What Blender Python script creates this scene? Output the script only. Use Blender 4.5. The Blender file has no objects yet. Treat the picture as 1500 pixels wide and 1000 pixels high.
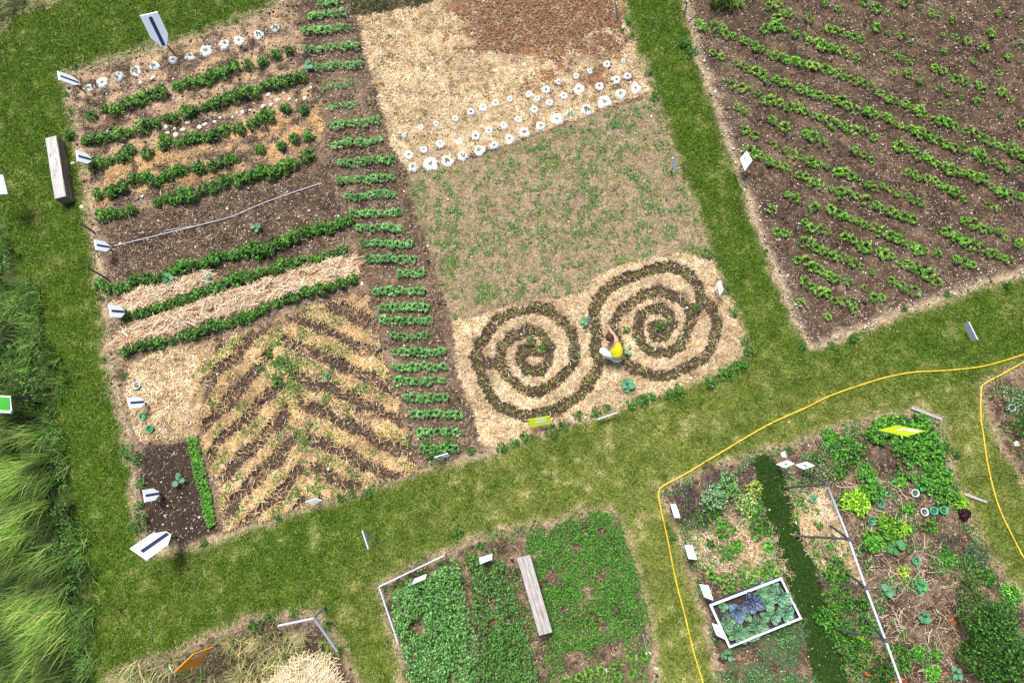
import bpy, bmesh, math, random
import numpy as np
from mathutils import Vector, Matrix
random.seed(7); rng = np.random.default_rng(7)
scn = bpy.context.scene
COL = scn.collection
# ------------------------------------------------------------------ camera
H, F, TILT = 16.0, 1000.0, math.atan(0.19)
cT, sT = math.cos(TILT), math.sin(TILT)
cd = bpy.data.cameras.new('camera'); cam = bpy.data.objects.new('camera', cd); COL.objects.link(cam)
cam.location = (0, 0, H); cam.rotation_euler = (TILT, 0, 0)
cd.sensor_width = 36; cd.lens = 24; cd.clip_end = 2000; cd.clip_start = .1
scn.camera = cam
# ------------------------------------------------------------------ light
w = bpy.data.worlds.new('World'); scn.world = w; w.use_nodes = True
nt = w.node_tree; bg = nt.nodes['Background']
sky = nt.nodes.new('ShaderNodeTexSky'); sky.sky_type = 'NISHITA'; sky.sun_disc = False
ELEV, AZ = 62, 335          # the sun stands high, beyond the top left of the picture
sky.sun_elevation = math.radians(ELEV); sky.sun_rotation = math.radians(AZ)
sky.dust_density = 3.0; sky.air_density = 1.0
nt.links.new(sky.outputs[0], bg.inputs[0]); bg.inputs[1].default_value = 0.10
sd = bpy.data.lights.new('sun', 'SUN'); sun = bpy.data.objects.new('sun', sd); COL.objects.link(sun)
sd.energy = 4.0; sd.angle = math.radians(22); sd.color = (1, .95, .88)
az = math.radians(AZ)
d = Vector((math.sin(az)*math.cos(math.radians(ELEV)), math.cos(az)*math.cos(math.radians(ELEV)), math.sin(math.radians(ELEV))))
sun.rotation_euler = d.to_track_quat('Z', 'Y').to_euler()
sun.location = (0, 0, 30)
vs = scn.view_settings; vs.view_transform = 'Standard'; vs.look = 'None'; vs.gamma = 1; vs.use_curve_mapping = False
vs.exposure = 0.56
# ------------------------------------------------------------------ plan coordinates -> metres on the ground
def G(px, py, h=0.0):
    u = (px-750)/F; v = (500-py)/F
    t = (h-H)/(v*sT-cT)
    return (u*t, (v*cT+sT)*t, h)
def P(x, y, z=0.0):
    zr = z-H; yc = y*cT+zr*sT; zc = -(-y*sT+zr*cT)
    return 750+F*x/zc, 500-F*yc/zc
# ------------------------------------------------------------------ noise
def _hash(ix, iy, s):
    n = (ix.astype(np.int64)*374761393 + iy.astype(np.int64)*668265263 + s*1274126177) & 0x7fffffff
    n = ((n ^ (n >> 13))*1274126177) & 0x7fffffff
    return ((n ^ (n >> 16)) & 0xffff)/65535.0
def vn(x, y, s=0):
    ix = np.floor(x); iy = np.floor(y); fx = x-ix; fy = y-iy
    fx = fx*fx*(3-2*fx); fy = fy*fy*(3-2*fy)
    a = _hash(ix, iy, s); b = _hash(ix+1, iy, s); c = _hash(ix, iy+1, s); e = _hash(ix+1, iy+1, s)
    return (a*(1-fx)+b*fx)*(1-fy)+(c*(1-fx)+e*fx)*fy
def fbm(x, y, s=0, o=4):
    r = 0; a = .5; t = 0
    for k in range(o):
        r = r+a*vn(x*2**k, y*2**k, s+k*17); t += a; a *= .55
    return r/t
def inpoly(poly, X, Y):
    ins = np.zeros(X.shape, bool); n = len(poly)
    for i in range(n):
        x0, y0 = poly[i]; x1, y1 = poly[(i+1) % n]
        if y0 == y1: continue
        c = ((y0 > Y) != (y1 > Y)) & (X < (x1-x0)*(Y-y0)/(y1-y0)+x0)
        ins ^= c
    return ins
def segdist(pl, X, Y, closed=False):
    dmin = np.full(X.shape, 1e9); n = len(pl)
    for i in range(n if closed else n-1):
        x0, y0 = pl[i]; x1, y1 = pl[(i+1) % n]
        dx, dy = x1-x0, y1-y0; L = dx*dx+dy*dy+1e-9
        t = np.clip(((X-x0)*dx+(Y-y0)*dy)/L, 0, 1)
        dd = (X-x0-t*dx)**2+(Y-y0-t*dy)**2
        dmin = np.minimum(dmin, dd)
    return np.sqrt(dmin)
def sdf(poly, X, Y):
    dd = segdist(poly, X, Y, True); return np.where(inpoly(poly, X, Y), dd, -dd)
def warp(x, y, amp=7.0):
    X, Y = P(x, y)
    X = X+(fbm(x*2.2, y*2.2, 3)-.5)*amp*2.2+(vn(x*11, y*11, 9)-.5)*amp*.9
    Y = Y+(fbm(x*2.2, y*2.2, 5)-.5)*amp*2.2+(vn(x*11, y*11, 11)-.5)*amp*.9
    return X, Y
def ss(a, b, x):
    t = np.clip((x-a)/(b-a), 0, 1); return t*t*(3-2*t)
# ------------------------------------------------------------------ the plan
PLOT = [(92,106),(160,86),(250,62),(330,36),(400,12),(440,-60),(898,-60),(915,30),(938,90),(962,150),(985,215),(1010,290),(1045,380),(1075,450),(1096,515),(1040,550),(900,600),(800,632),(735,655),(700,672),(640,682),(470,738),(320,790),(215,815),(200,760),(192,690),(178,620),(160,540),(150,450),(132,330),(115,220),(100,150)]
STRIP = [(440,-60),(520,-60),(528,40),(560,160),(603,245),(632,380),(660,455),(680,560),(700,650),(640,690),(612,640),(585,560),(556,470),(530,400),(505,300),(470,170),(435,60)]
STRAWTOP = [(522,24),(640,4),(700,-60),(900,-60),(915,30),(940,95),(952,135),(860,168),(760,205),(600,252),(575,215),(548,120)]
RUST = [(660,-60),(900,-60),(918,70),(880,92),(840,80),(800,92),(765,80),(700,85),(672,40)]
MEADOW = [(596,256),(700,232),(860,174),(955,140),(985,215),(1010,290),(1040,368),(1000,374),(900,392),(850,432),(740,446),(664,470),(640,390),(615,320)]
SPIR = [(664,472),(740,450),(850,432),(880,402),(920,385),(1000,370),(1045,380),(1075,450),(1096,515),(1040,550),(900,600),(800,632),(735,655),(708,652),(690,600),(672,540)]
HERR = [(300,505),(400,474),(470,445),(535,426),(560,520),(588,610),(612,690),(540,716),(440,745),(330,778),(318,700),(296,650),(275,600),(285,545)]
PALE = [(188,534),(240,512),(310,505),(300,560),(290,640),(200,646),(184,590)]
DARKSOIL = [(207,655),(280,645),(300,700),(318,780),(225,802),(208,740)]
BAND1 = [(165,505),(190,476),(260,455),(340,428),(430,395),(520,372),(533,380),(520,408),(430,430),(330,462),(260,485),(170,512)]
BAND2 = [(168,448),(190,430),(240,412),(310,396),(318,410),(270,432),(215,450),(180,460)]
IRR = [(150,330),(220,310),(330,282),(470,240),(520,330),(500,360),(360,400),(160,420)]
RIGHTF = [(1004,8),(1015,-60),(1700,-60),(1700,330),(1500,402),(1400,432),(1300,470),(1190,512),(1165,470),(1140,410),(1105,330),(1062,200),(1022,90)]
GARD = [(966,715),(1010,698),(1110,662),(1190,640),(1270,612),(1340,600),(1372,612),(1395,680),(1420,750),(1455,820),(1500,880),(1620,1100),(1080,1100),(1045,970),(1030,900),(1000,800),(978,745)]
GARDR = [(1436,562),(1500,535),(1600,500),(1620,860),(1500,700),(1470,660),(1450,610)]
GARDM = [(553,858),(600,830),(655,808),(690,790),(760,772),(880,742),(908,758),(940,850),(955,930),(975,1100),(610,1100),(590,980),(568,910)]
GARDL = [(150,1100),(165,985),(240,960),(300,930),(370,905),(465,893),(500,940),(560,1100)]
WILD = [(-400,310),(0,320),(30,420),(55,520),(75,620),(95,700),(112,800),(122,900),(140,1100),(-400,1100)]
WILDT = [(-400,-200),(95,-60),(80,0),(20,12),(0,40),(-400,60)]
TURFSTRIP = [(1106,672),(1122,664),(1142,680),(1170,760),(1200,850),(1255,1040),(1205,1040),(1170,900),(1135,800),(1112,720)]
def zL(l): return [(660+x*.21, 430+y*.21) for x, y in l]
def zR(l): return [(850+x*.21, 370+y*.21) for x, y in l]
PATHL = zL([(980,600),(940,680),(860,740),(760,800),(640,830),(520,850),(430,830),(350,790),(280,720),(230,620),(200,520),(175,440),(190,360),(240,290),(330,190),(420,135),(520,108),(620,95),(700,120),(770,180),(830,250),(868,340),(868,430),(830,520),(760,590),(690,645),(600,695),(510,670),(430,610),(370,540),(345,470),(355,380),(430,305),(540,250),(640,285),(700,370),(690,470),(620,540),(530,535),(485,465),(500,405),(570,395),(640,405)])
LINKL = zL([(175,440),(260,490),(350,505)])
PATHR = zR([(30,930),(100,850),(125,780),(110,690),(120,600),(108,500),(95,420),(130,320),(200,240),(290,190),(400,150),(520,110),(640,95),(730,130),(790,190),(830,260),(870,335),(930,400),(960,480),(950,570),(910,670),(860,740),(740,800),(640,850),(520,860),(400,820),(320,770),(290,690),(250,600),(225,500),(270,420),(360,350),(450,290),(560,270),(680,310),(755,375),(770,450),(745,560),(700,650),(620,695),(520,700),(440,650),(400,560),(405,470),(470,400),(560,390),(620,440),(635,520),(590,585),(530,590),(500,530),(550,500)])
LINKR = zR([(870,345),(780,425)])
SPINE = [(403,480),(412,530),(425,570),(432,610),(445,650),(455,700),(465,738)]
spx = np.array([p[0] for p in SPINE], float); spy = np.array([p[1] for p in SPINE], float)
def herr_soil(X, Y):
    """1 on a strip of bare soil, 0 on a strip of straw, of the fishbone bed"""
    xs = np.interp(Y, spy, spx)
    X = X+(fbm(X/30., Y/30., 201, 2)-.5)*14; Y = Y+(fbm(X/22., Y/22., 203, 2)-.5)*13
    r = (Y-.46*(X-430))/42.0; l = (Y+1.06*(X-410))/53.0-.58
    f = np.where(X > xs, r, l); f = np.abs(f-np.round(f))
    return (1-ss(.20, .32, f))*ss(3, 9, np.abs(X-xs))
# ------------------------------------------------------------------ per-point ground description
GREEN = np.array([.062,.115,.009]); OLIVE = np.array([.150,.175,.038]); TANG = np.array([.33,.27,.15])
SOIL = np.array([.046,.032,.023]); SOILW = np.array([.128,.086,.056]); TAN = np.array([.40,.30,.20])
STRAW = np.array([.62,.45,.24]); RUSTC = np.array([.20,.10,.055])
def mix(c, d_, w_): return c*(1-w_[..., None])+d_*w_[..., None]
def describe(x, y):
    """colour, height, straw cover, lawn cover and region id at plan points"""
    X, Y = warp(x, y, 5.0)
    n1 = fbm(x*.9, y*.9, 21); n2 = fbm(x*4, y*4, 31); n3 = fbm(x*9, y*9, 41, 3)
    sh = x.shape
    col = np.empty(sh+(3,)); col[:] = GREEN
    dry = np.clip(ss(300, 800, X)*ss(470, 640, Y)*.75+ss(760, 900, Y)*.25+ss(940,1200,X)*.15+.10, 0, 1)
    dry = np.clip(dry*(.4+n1)+(n2-.60)*1.2, 0, 1)
    col = mix(col, OLIVE, dry*.95)
    col = mix(col, TANG, np.clip(ss(.62, .8, n2)*dry, 0, 1)*.5)
    reg = np.zeros(sh, int); straw = np.zeros(sh); hz = (fbm(x*.5, y*.5, 51)-.5)*.05+(n3-.5)*.012
    lawn = np.ones(sh); lum = np.ones(sh)
    rough = np.zeros(sh)
    def region(poly, rid, c, soft=3.0, edge=9.0, edgew=.75, ro=.022):
        nonlocal col, reg, lawn, rough
        s = sdf(poly, X, Y); w_ = ss(-soft, soft, s)
        cc = np.broadcast_to(c, col.shape)
        e = (1-ss(0, edge*1.5, s))*edgew*(.55+n1)
        cc = mix(cc, TAN, np.clip(e, 0, 1))
        col = mix(col, cc, w_)
        # worn, dry rim of the turf just outside the bed
        o = np.clip((1-ss(0, 14, -s))*(s < 0)*(n2*2-.5), 0, 1)*.85
        col = mix(col, TAN*.9, o)
        reg = np.where(s > 0, rid, reg); lawn = lawn*(1-ss(-5, 1, s)); rough = np.maximum(rough, w_*ro)
        return s
    cb = mix(np.broadcast_to(SOIL, sh+(3,)), SOILW, np.clip(n2*1.4-.2, 0, 1))
    region(PLOT, 1, mix(cb*1.15, TAN*.8, np.clip(n2*1.5-.45, 0, 1)*.75))
    def sub(poly, c, w0=1.0, soft=5.0, rid=None):
        nonlocal col, reg
        s = sdf(poly, X, Y); w_ = ss(-soft, soft, s)*w0
        col = mix(col, c, w_)
        if rid: reg = np.where((s > 0), rid, reg)
        return ss(-soft, soft, s)
    wi = sub(IRR, mix(cb, SOIL*.85, np.full(sh, .6)), .85, 12)
    ws = sub(STRIP, mix(cb, TAN, ss(.5, .9, n1)*.3), .9, 8)
    wst = sub(STRAWTOP, STRAW*.62, 1, 4, 2)
    gapn = ss(.50, .60, n2)*.45+ss(.50, .60, n3)*.6
    wr = ss(-42, 22, sdf(RUST, X, Y)+(n2-.5)*150+(n1-.5)*90)*wst
    col = mix(col, SOILW*.7, wst*np.clip(gapn*1.0, 0, 1)*.9)
    col = mix(col, RUSTC, wr*.92)
    straw = np.maximum(straw, wst*(1-.94*wr)*(1-.8*np.clip(gapn,0,1)))
    wm = sub(MEADOW, TAN*.9, 1, 5, 3); col = mix(col, SOILW*.9, wm*ss(.5, .65, n3)*.6)
    col = mix(col, OLIVE*.8, wm*np.clip(ss(.42, .62, n2), 0, 1)*.6)
    wsp = sub(SPIR, STRAW*.62, 1, 4, 4); wsp0 = ss(.52, .62, n3)*.5; col = mix(col, SOILW*.8, wsp*wsp0)
    Xs, Ys = P(x, y); Xs = Xs+(n2-.5)*9; Ys = Ys+(n3-.5)*8
    pd = np.minimum(np.minimum(segdist(PATHL, Xs, Ys), segdist(LINKL, Xs, Ys)), np.minimum(segdist(PATHR, Xs, Ys), segdist(LINKR, Xs, Ys)))
    wp = (1-ss(8.0, 10.5, pd))*wsp
    col = mix(col, SOIL*1.05, wp*.95); straw = np.maximum(straw*(1-wsp), wsp*(1-.97*wp)*(1-wsp0))
    hz = hz-.03*wp
    wh = sub(HERR, SOILW*1.3, 1, 6, 5)
    hs = herr_soil(Xs, Ys)*wh
    col = mix(col, SOIL*1.15, hs*.92); straw = np.maximum(straw*(1-wh), wh*(1-.95*hs)*(.35+.65*ss(.38,.6,n2))); hz = hz+.05*wh*(1-hs)-.01
    wpa = sub(PALE, STRAW*.6, 1, 8, 6); wpa = wpa*(1-wh)
    holes = ss(.52, .62, n2); col = mix(col, SOILW, wpa*holes*.6); straw = np.maximum(straw, wpa*(1-.6*holes)*.8)
    wds = sub(DARKSOIL, SOIL*.95, 1, 4, 7); straw = straw*(1-wds)
    for b in (BAND1, BAND2):
        wb = sub(b, STRAW*np.array([.5,.42,.40]), .8, 3, 8); straw = np.maximum(straw, wb*.35); hz = hz+.05*wb
    # straw mulch among the upper rows
    up = [(150,240),(300,195),(465,150),(470,215),(300,262),(140,300)]
    wu = ss(-10, 12, sdf(up, X, Y)); k = wu*np.clip(ss(.40, .60, n1*.4+n2*.6), 0, 1)
    col = mix(col, np.array([.42,.25,.10]), k*.75); straw = np.maximum(straw, k*.8)
    up2 = [(100,110),(250,62),(430,10),(450,110),(470,200),(300,250),(130,300),(110,200)]
    k = ss(-6, 10, sdf(up2, X, Y))*ss(.42, .60, n2)*(1-straw); col = mix(col, np.array([.40,.27,.16]), k*.7)
    s = region(RIGHTF, 9, mix(cb*.9, TAN*.5, ss(.50, .85, n1)*.35), 3, 12, .8, .026)
    # faint drilling lines of the field
    ln = np.sin((Ys-.47*Xs)/22.0*2*math.pi); col = mix(col, SOIL*.7, ss(.0, 1, ln)*ss(0, 10, s)*.35)
    gs = mix(cb*.9, TAN*.6, np.clip(n2*1.6-.65, 0, 1)*.8)
    for poly in (GARD, GARDR, GARDM, GARDL): region(poly, 10, gs, 4, 9, .6)
    st1 = [(1150,715),(1210,715),(1240,790),(1262,850),(1200,830),(1170,780)]
    st2 = [(1005,770),(1060,755),(1130,770),(1160,840),(1100,850),(1030,830),(1010,800)]
    for q, a in ((st1, .85), (st2, .5)):
        k = ss(-8, 8, sdf(q, X, Y))*a*(1-holes*.7); col = mix(col, STRAW*.8, k); straw = np.maximum(straw, k*.8)
    wt = ss(-3, 3, sdf(TURFSTRIP, X, Y)); col = mix(col, np.array([.035,.072,.012]), wt); reg = np.where(wt > .5, 11, reg)
    ww = ss(-14, 6, sdf(WILD, X, Y)); col = mix(col, np.array([.05,.07,.02]), ww); reg = np.where(ww > .5, 12, reg); lawn = lawn*(1-ww)
    ww = ss(-14, 6, sdf(WILDT, X, Y)); col = mix(col, np.array([.12,.12,.06]), ww); lawn = lawn*(1-ww)
    soilw = 1-lawn
    hz = hz+rough*((vn(x*14, y*14, 61)-.5)*1.0+(vn(x*27, y*27, 62)-.5)*.8)-.02*soilw*(reg != 12)
    cvar = (.72+.56*n2)*(.85+.3*n3)
    col = col*cvar[..., None]
    return col, hz, straw, lawn, reg
# ------------------------------------------------------------------ materials
def mat(name, color=(.5,.5,.5), rough=.7, metal=0, attr=False, noise=0, nscale=20, bump=0, trans=0, objvar=0, spec=.3, stretch=None):
    m = bpy.data.materials.new(name); m.use_nodes = True; t = m.node_tree; n = t.nodes; L = t.links
    b = n['Principled BSDF']; b.inputs['Roughness'].default_value = rough; b.inputs['Metallic'].default_value = metal
    b.inputs['Specular IOR Level'].default_value = spec
    if attr:
        a = n.new('ShaderNodeAttribute'); a.attribute_name = 'Col'; src = a.outputs['Color']
    else:
        r = n.new('ShaderNodeRGB'); r.outputs[0].default_value = (*color, 1); src = r.outputs[0]
    if noise or bump:
        tc = n.new('ShaderNodeTexCoord'); mp = n.new('ShaderNodeMapping'); L.new(tc.outputs['Object'], mp.inputs[0])
        if stretch: mp.inputs['Scale'].default_value = stretch
        ns = n.new('ShaderNodeTexNoise'); ns.inputs['Scale'].default_value = nscale; ns.inputs['Detail'].default_value = 8
        ns.inputs['Roughness'].default_value = .68
        L.new(mp.outputs[0], ns.inputs['Vector'])
    if noise:
        mr = n.new('ShaderNodeMapRange'); mr.inputs['From Min'].default_value = .3; mr.inputs['From Max'].default_value = .7
        mr.inputs['To Min'].default_value = 1-noise; mr.inputs['To Max'].default_value = 1+noise
        L.new(ns.outputs['Fac'], mr.inputs['Value'])
        mx = n.new('ShaderNodeVectorMath'); mx.operation = 'SCALE'; L.new(src, mx.inputs[0]); L.new(mr.outputs[0], mx.inputs['Scale']); src = mx.outputs[0]
    if objvar:
        oi = n.new('ShaderNodeObjectInfo'); mr = n.new('ShaderNodeMapRange')
        mr.inputs['To Min'].default_value = 1-objvar; mr.inputs['To Max'].default_value = 1+objvar
        L.new(oi.outputs['Random'], mr.inputs['Value'])
        mx = n.new('ShaderNodeVectorMath'); mx.operation = 'SCALE'; L.new(src, mx.inputs[0]); L.new(mr.outputs[0], mx.inputs['Scale']); src = mx.outputs[0]
    L.new(src, b.inputs['Base Color'])
    if bump:
        bp = n.new('ShaderNodeBump'); bp.inputs['Strength'].default_value = bump; bp.inputs['Distance'].default_value = .02
        L.new(ns.outputs['Fac'], bp.inputs['Height']); L.new(bp.outputs[0], b.inputs['Normal'])
    if trans:
        tr = n.new('ShaderNodeBsdfTranslucent'); L.new(src, tr.inputs[0]); ms = n.new('ShaderNodeMixShader'); ms.inputs[0].default_value = trans
        L.new(b.outputs[0], ms.inputs[1]); L.new(tr.outputs[0], ms.inputs[2]); L.new(ms.outputs[0], n['Material Output'].inputs[0])
    return m
M = dict(
    ground=mat('ground_earth', attr=True, rough=.95, noise=.55, nscale=16, bump=.9, spec=.1),
    far=mat('far_turf', (.08,.10,.02), rough=.95, noise=.4, nscale=1.5),
    leaf=mat('leaf', attr=True, rough=.55, trans=.25, objvar=.22, spec=.3),
    grass=mat('grass_blade', attr=True, rough=.6, trans=.2, spec=.2),
    straw=mat('dry_straw', attr=True, rough=.7, trans=.1, spec=.25),
    stone=mat('pale_stone', attr=True, rough=.9, spec=.2),
    rock=mat('lime_stone', (.62,.57,.50), rough=.85, noise=.2, nscale=30, bump=.4, objvar=.15),
    fleece=mat('white_fleece', (.72,.72,.70), rough=.8, noise=.22, nscale=5, bump=.6, objvar=.12),
    board=mat('sign_board_white', (.80,.86,.95), rough=.4, noise=.03, nscale=9),
    print_=mat('sign_print_grey', (.22,.27,.30), rough=.6), dgreen=mat('sign_print_green', (.05,.25,.10), rough=.6),
    navy=mat('sign_stripe_navy', (.03,.04,.10), rough=.5, noise=.1), back=mat('sign_back_dark', (.05,.055,.07), rough=.6, noise=.2),
    lime=mat('sign_lime', (.50,.62,.02), rough=.45, noise=.06, nscale=6), green=mat('sign_green', (.07,.42,.05), rough=.45, noise=.08, nscale=6),
    orange=mat('sign_orange', (.85,.30,.01), rough=.45, noise=.06, nscale=6),
    whitep=mat('white_print', (.78,.76,.72), rough=.6), post=mat('galvanised_post', (.33,.34,.37), rough=.5, metal=.5, noise=.2, nscale=30),
    dpost=mat('weathered_dark_wood', (.10,.095,.10), rough=.85, noise=.35, nscale=14, bump=.4),
    rpost=mat('rusty_post', (.14,.04,.02), rough=.9, noise=.3), pipe=mat('pale_pipe', (.52,.55,.64), rough=.4, noise=.12, nscale=25),
    wood=mat('grey_weathered_timber', (.34,.315,.30), rough=.85, noise=.5, nscale=5, bump=.5, stretch=(9,.7,9), objvar=.1),
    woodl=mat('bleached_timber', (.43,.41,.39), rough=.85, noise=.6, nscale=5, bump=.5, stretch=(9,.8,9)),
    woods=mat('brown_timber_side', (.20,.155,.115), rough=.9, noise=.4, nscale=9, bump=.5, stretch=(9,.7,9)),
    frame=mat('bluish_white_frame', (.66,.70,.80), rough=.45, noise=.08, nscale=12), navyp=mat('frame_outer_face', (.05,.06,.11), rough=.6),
    bedsoil=mat('bed_soil', (.045,.036,.032), rough=.95, noise=.5, nscale=22, bump=1),
    hose=mat('yellow_hose', (.70,.46,.04), rough=.4, noise=.3, nscale=3), rope=mat('grey_hose', (.42,.40,.44), rough=.6, noise=.2, nscale=14),
    ringg=mat('green_collar_plastic', (.02,.34,.20), rough=.4, objvar=.3), ringw=mat('grey_collar_plastic', (.50,.56,.62), rough=.4, objvar=.1),
    skin=mat('skin', (.62,.34,.25), rough=.55), shirt=mat('yellow_cloth', (.80,.70,.03), rough=.8, noise=.2, nscale=14, bump=.5),
    jeans=mat('pale_blue_cloth', (.58,.68,.80), rough=.8, noise=.1, nscale=20, bump=.4), hair=mat('dark_brown_hair', (.06,.028,.02), rough=.6, noise=.3, nscale=60),
    shoe=mat('brown_shoe', (.25,.09,.06), rough=.6), eye=mat('eye_dark', (.02,.02,.02), rough=.3), lip=mat('lip', (.45,.15,.12), rough=.5),
)
# ------------------------------------------------------------------ helpers
def link(name, me, m=None, parent=None):
    o = bpy.data.objects.new(name, me); COL.objects.link(o)
    if m is not None and me is not None and not me.materials: me.materials.append(m)
    if parent: o.parent = parent
    return o
def tag(o, label=None, cat=None, group=None, kind=None):
    if label: o['label'] = label
    if cat: o['category'] = cat
    if group: o['group'] = group
    if kind: o['kind'] = kind
    return o
def npmesh(name, V, Fc, C=None, smooth=False):
    """V (n,3), Fc (m,k) with constant k, C per-vertex colour (n,3)"""
    me = bpy.data.meshes.new(name); V = np.ascontiguousarray(V, np.float32); Fc = np.ascontiguousarray(Fc, np.int32)
    me.vertices.add(len(V)); me.vertices.foreach_set('co', V.ravel())
    k = Fc.shape[1]; me.loops.add(Fc.size); me.loops.foreach_set('vertex_index', Fc.ravel())
    me.polygons.add(len(Fc)); me.polygons.foreach_set('loop_start', np.arange(0, Fc.size, k, dtype=np.int32))
    me.polygons.foreach_set('loop_total', np.full(len(Fc), k, np.int32))
    if smooth: me.polygons.foreach_set('use_smooth', np.ones(len(Fc), bool))
    me.update(calc_edges=True)
    if C is not None:
        a = me.color_attributes.new('Col', 'FLOAT_COLOR', 'POINT')
        c4 = np.ones((len(V), 4), np.float32); c4[:, :3] = C; a.data.foreach_set('color', c4.ravel())
    return me
def bmobj(name, bm, m, parent=None, smooth=False):
    me = bpy.data.meshes.new(name); bm.normal_update(); bm.to_mesh(me); bm.free()
    if smooth:
        for p in me.polygons: p.use_smooth = True
    return link(name, me, m, parent)
def empty(name, loc, rz=0):
    o = bpy.data.objects.new(name, None); COL.objects.link(o); o.location = loc; o.rotation_euler = (0, 0, rz); o.empty_display_size = .1
    return o
def tube(bm, pts, r, n=8, cap=True):
    pts = [Vector(p) for p in pts]; rings = []
    for i, p in enumerate(pts):
        a = pts[max(i-1, 0)]; b = pts[min(i+1, len(pts)-1)]; t = (b-a).normalized()
        u = t.cross(Vector((0, 0, 1))); u = u.normalized() if u.length > 1e-3 else Vector((1, 0, 0)); v = t.cross(u)
        rr = r[i] if isinstance(r, (list, tuple)) else r
        rings.append([bm.verts.new(p+u*math.cos(2*math.pi*k/n)*rr+v*math.sin(2*math.pi*k/n)*rr) for k in range(n)])
    for a, b in zip(rings, rings[1:]):
        for k in range(n): bm.faces.new((a[k], a[(k+1) % n], b[(k+1) % n], b[k]))
    if cap:
        bm.faces.new(rings[0]); bm.faces.new(rings[-1][::-1])
def boxm(bm, c, s, rz=0, taper=1, bev=0):
    """box centred on c with size s"""
    R = Matrix.Rotation(rz, 3, 'Z'); vs_ = []
    for z in (-.5, .5):
        k = 1 if z < 0 else taper
        for x, y in ((-.5,-.5),(.5,-.5),(.5,.5),(-.5,.5)):
            vs_.append(bm.verts.new(Vector(c)+R @ Vector((x*s[0]*k, y*s[1]*k, z*s[2]))))
    f = [(3,2,1,0),(4,5,6,7),(0,1,5,4),(1,2,6,5),(2,3,7,6),(3,0,4,7)]
    fs = [bm.faces.new([vs_[i] for i in q]) for q in f]
    if bev:
        es = list({e for q in fs for e in q.edges}); bmesh.ops.bevel(bm, geom=es, offset=bev, segments=1, affect='EDGES')
def slab(bm, top, th):
    """a board whose face is the 4 points 'top', thickness th behind it"""
    t = [Vector(p) for p in top]; n = (t[1]-t[0]).cross(t[3]-t[0]).normalized()
    a = [bm.verts.new(p) for p in t]; b = [bm.verts.new(p-n*th) for p in t]
    bm.faces.new(a); bm.faces.new(b[::-1])
    for i in range(4): bm.faces.new((a[i], b[i], b[(i+1) % 4], a[(i+1) % 4]))
    return n
ONES = ['zeroth','first','second','third','fourth','fifth','sixth','seventh','eighth','ninth','tenth','eleventh','twelfth','thirteenth','fourteenth','fifteenth','sixteenth','seventeenth','eighteenth','nineteenth']
TENS = {2:('twenty','twentieth'),3:('thirty','thirtieth'),4:('forty','fortieth'),5:('fifty','fiftieth'),6:('sixty','sixtieth'),7:('seventy','seventieth'),8:('eighty','eightieth'),9:('ninety','ninetieth')}
def ordn(n):
    if n < 20: return ONES[n]
    if n >= 100: return 'hundredth' if n == 100 else 'hundred-and-'+ordn(n-100)
    return TENS[n//10][1] if n % 10 == 0 else TENS[n//10][0]+'-'+ONES[n % 10]
# ------------------------------------------------------------------ ground grid
STEP = .045
gx = np.arange(-16.2, 16.2, STEP); gy = np.arange(-6.6, 15.0, STEP)
XX, YY = np.meshgrid(gx, gy, indexing='ij')
gcol, gh, gstraw, glawn, greg = describe(XX, YY)
def look(A, x, y):
    i = np.clip(((np.asarray(x)-gx[0])/STEP).round().astype(int), 0, len(gx)-1); j = np.clip(((np.asarray(y)-gy[0])/STEP).round().astype(int), 0, len(gy)-1)
    return A[i, j]
def Z(x, y): return float(look(gh, x, y))
nx, ny = XX.shape
idx = np.arange(nx*ny).reshape(nx, ny)
quads = np.stack([idx[:-1,:-1], idx[1:,:-1], idx[1:,1:], idx[:-1,1:]], -1).reshape(-1, 4)
jx = XX+(_hash(idx, idx*3, 5)-.5)*.022; jy = YY+(_hash(idx, idx*7, 6)-.5)*.022
VV = np.stack([jx, jy, gh], -1).reshape(-1, 3); CC = gcol.reshape(-1, 3); qreg = greg[:-1,:-1].reshape(-1)
GN = {0:('lawn','mown grass lanes between the garden plots'),1:('soil_bed','brown soil of the crop rows at left and the central strip'),2:('straw_bed','straw covered bed at the top with a rust brown corner'),
 3:('dry_meadow_bed','dry sparse meadow bed in the middle'),4:('spiral_bed','straw bed with two soil spirals'),5:('fishbone_bed','bed with fishbone strips of straw and soil'),6:('mulched_bed','straw mulched patch left of the fishbone strips'),
 7:('seed_bed','small dark bare soil bed at lower left'),8:('straw_row','long straw mulch bands between the dense green rows'),9:('field_soil','dark stony soil of the large right field'),10:('garden_soil','mixed soil of the lower garden beds'),11:('turf_path','narrow dark green turf path in the lower right garden'),12:('meadow_ground','ground under the tall grass at left')}
for rid, (nm, lb) in GN.items():
    q = quads[qreg == rid]
    if not len(q): continue
    u, inv = np.unique(q, return_inverse=True)
    o = link(nm, npmesh(nm, VV[u], inv.reshape(-1, 4), CC[u], True), M['ground']); tag(o, lb, kind='structure')
bm = bmesh.new(); bmesh.ops.create_grid(bm, x_segments=8, y_segments=8, size=350)
o = bmobj('ground', bm, M['far']); o.location.z = -.12; tag(o, 'open ground reaching away on every side', kind='structure')
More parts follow.
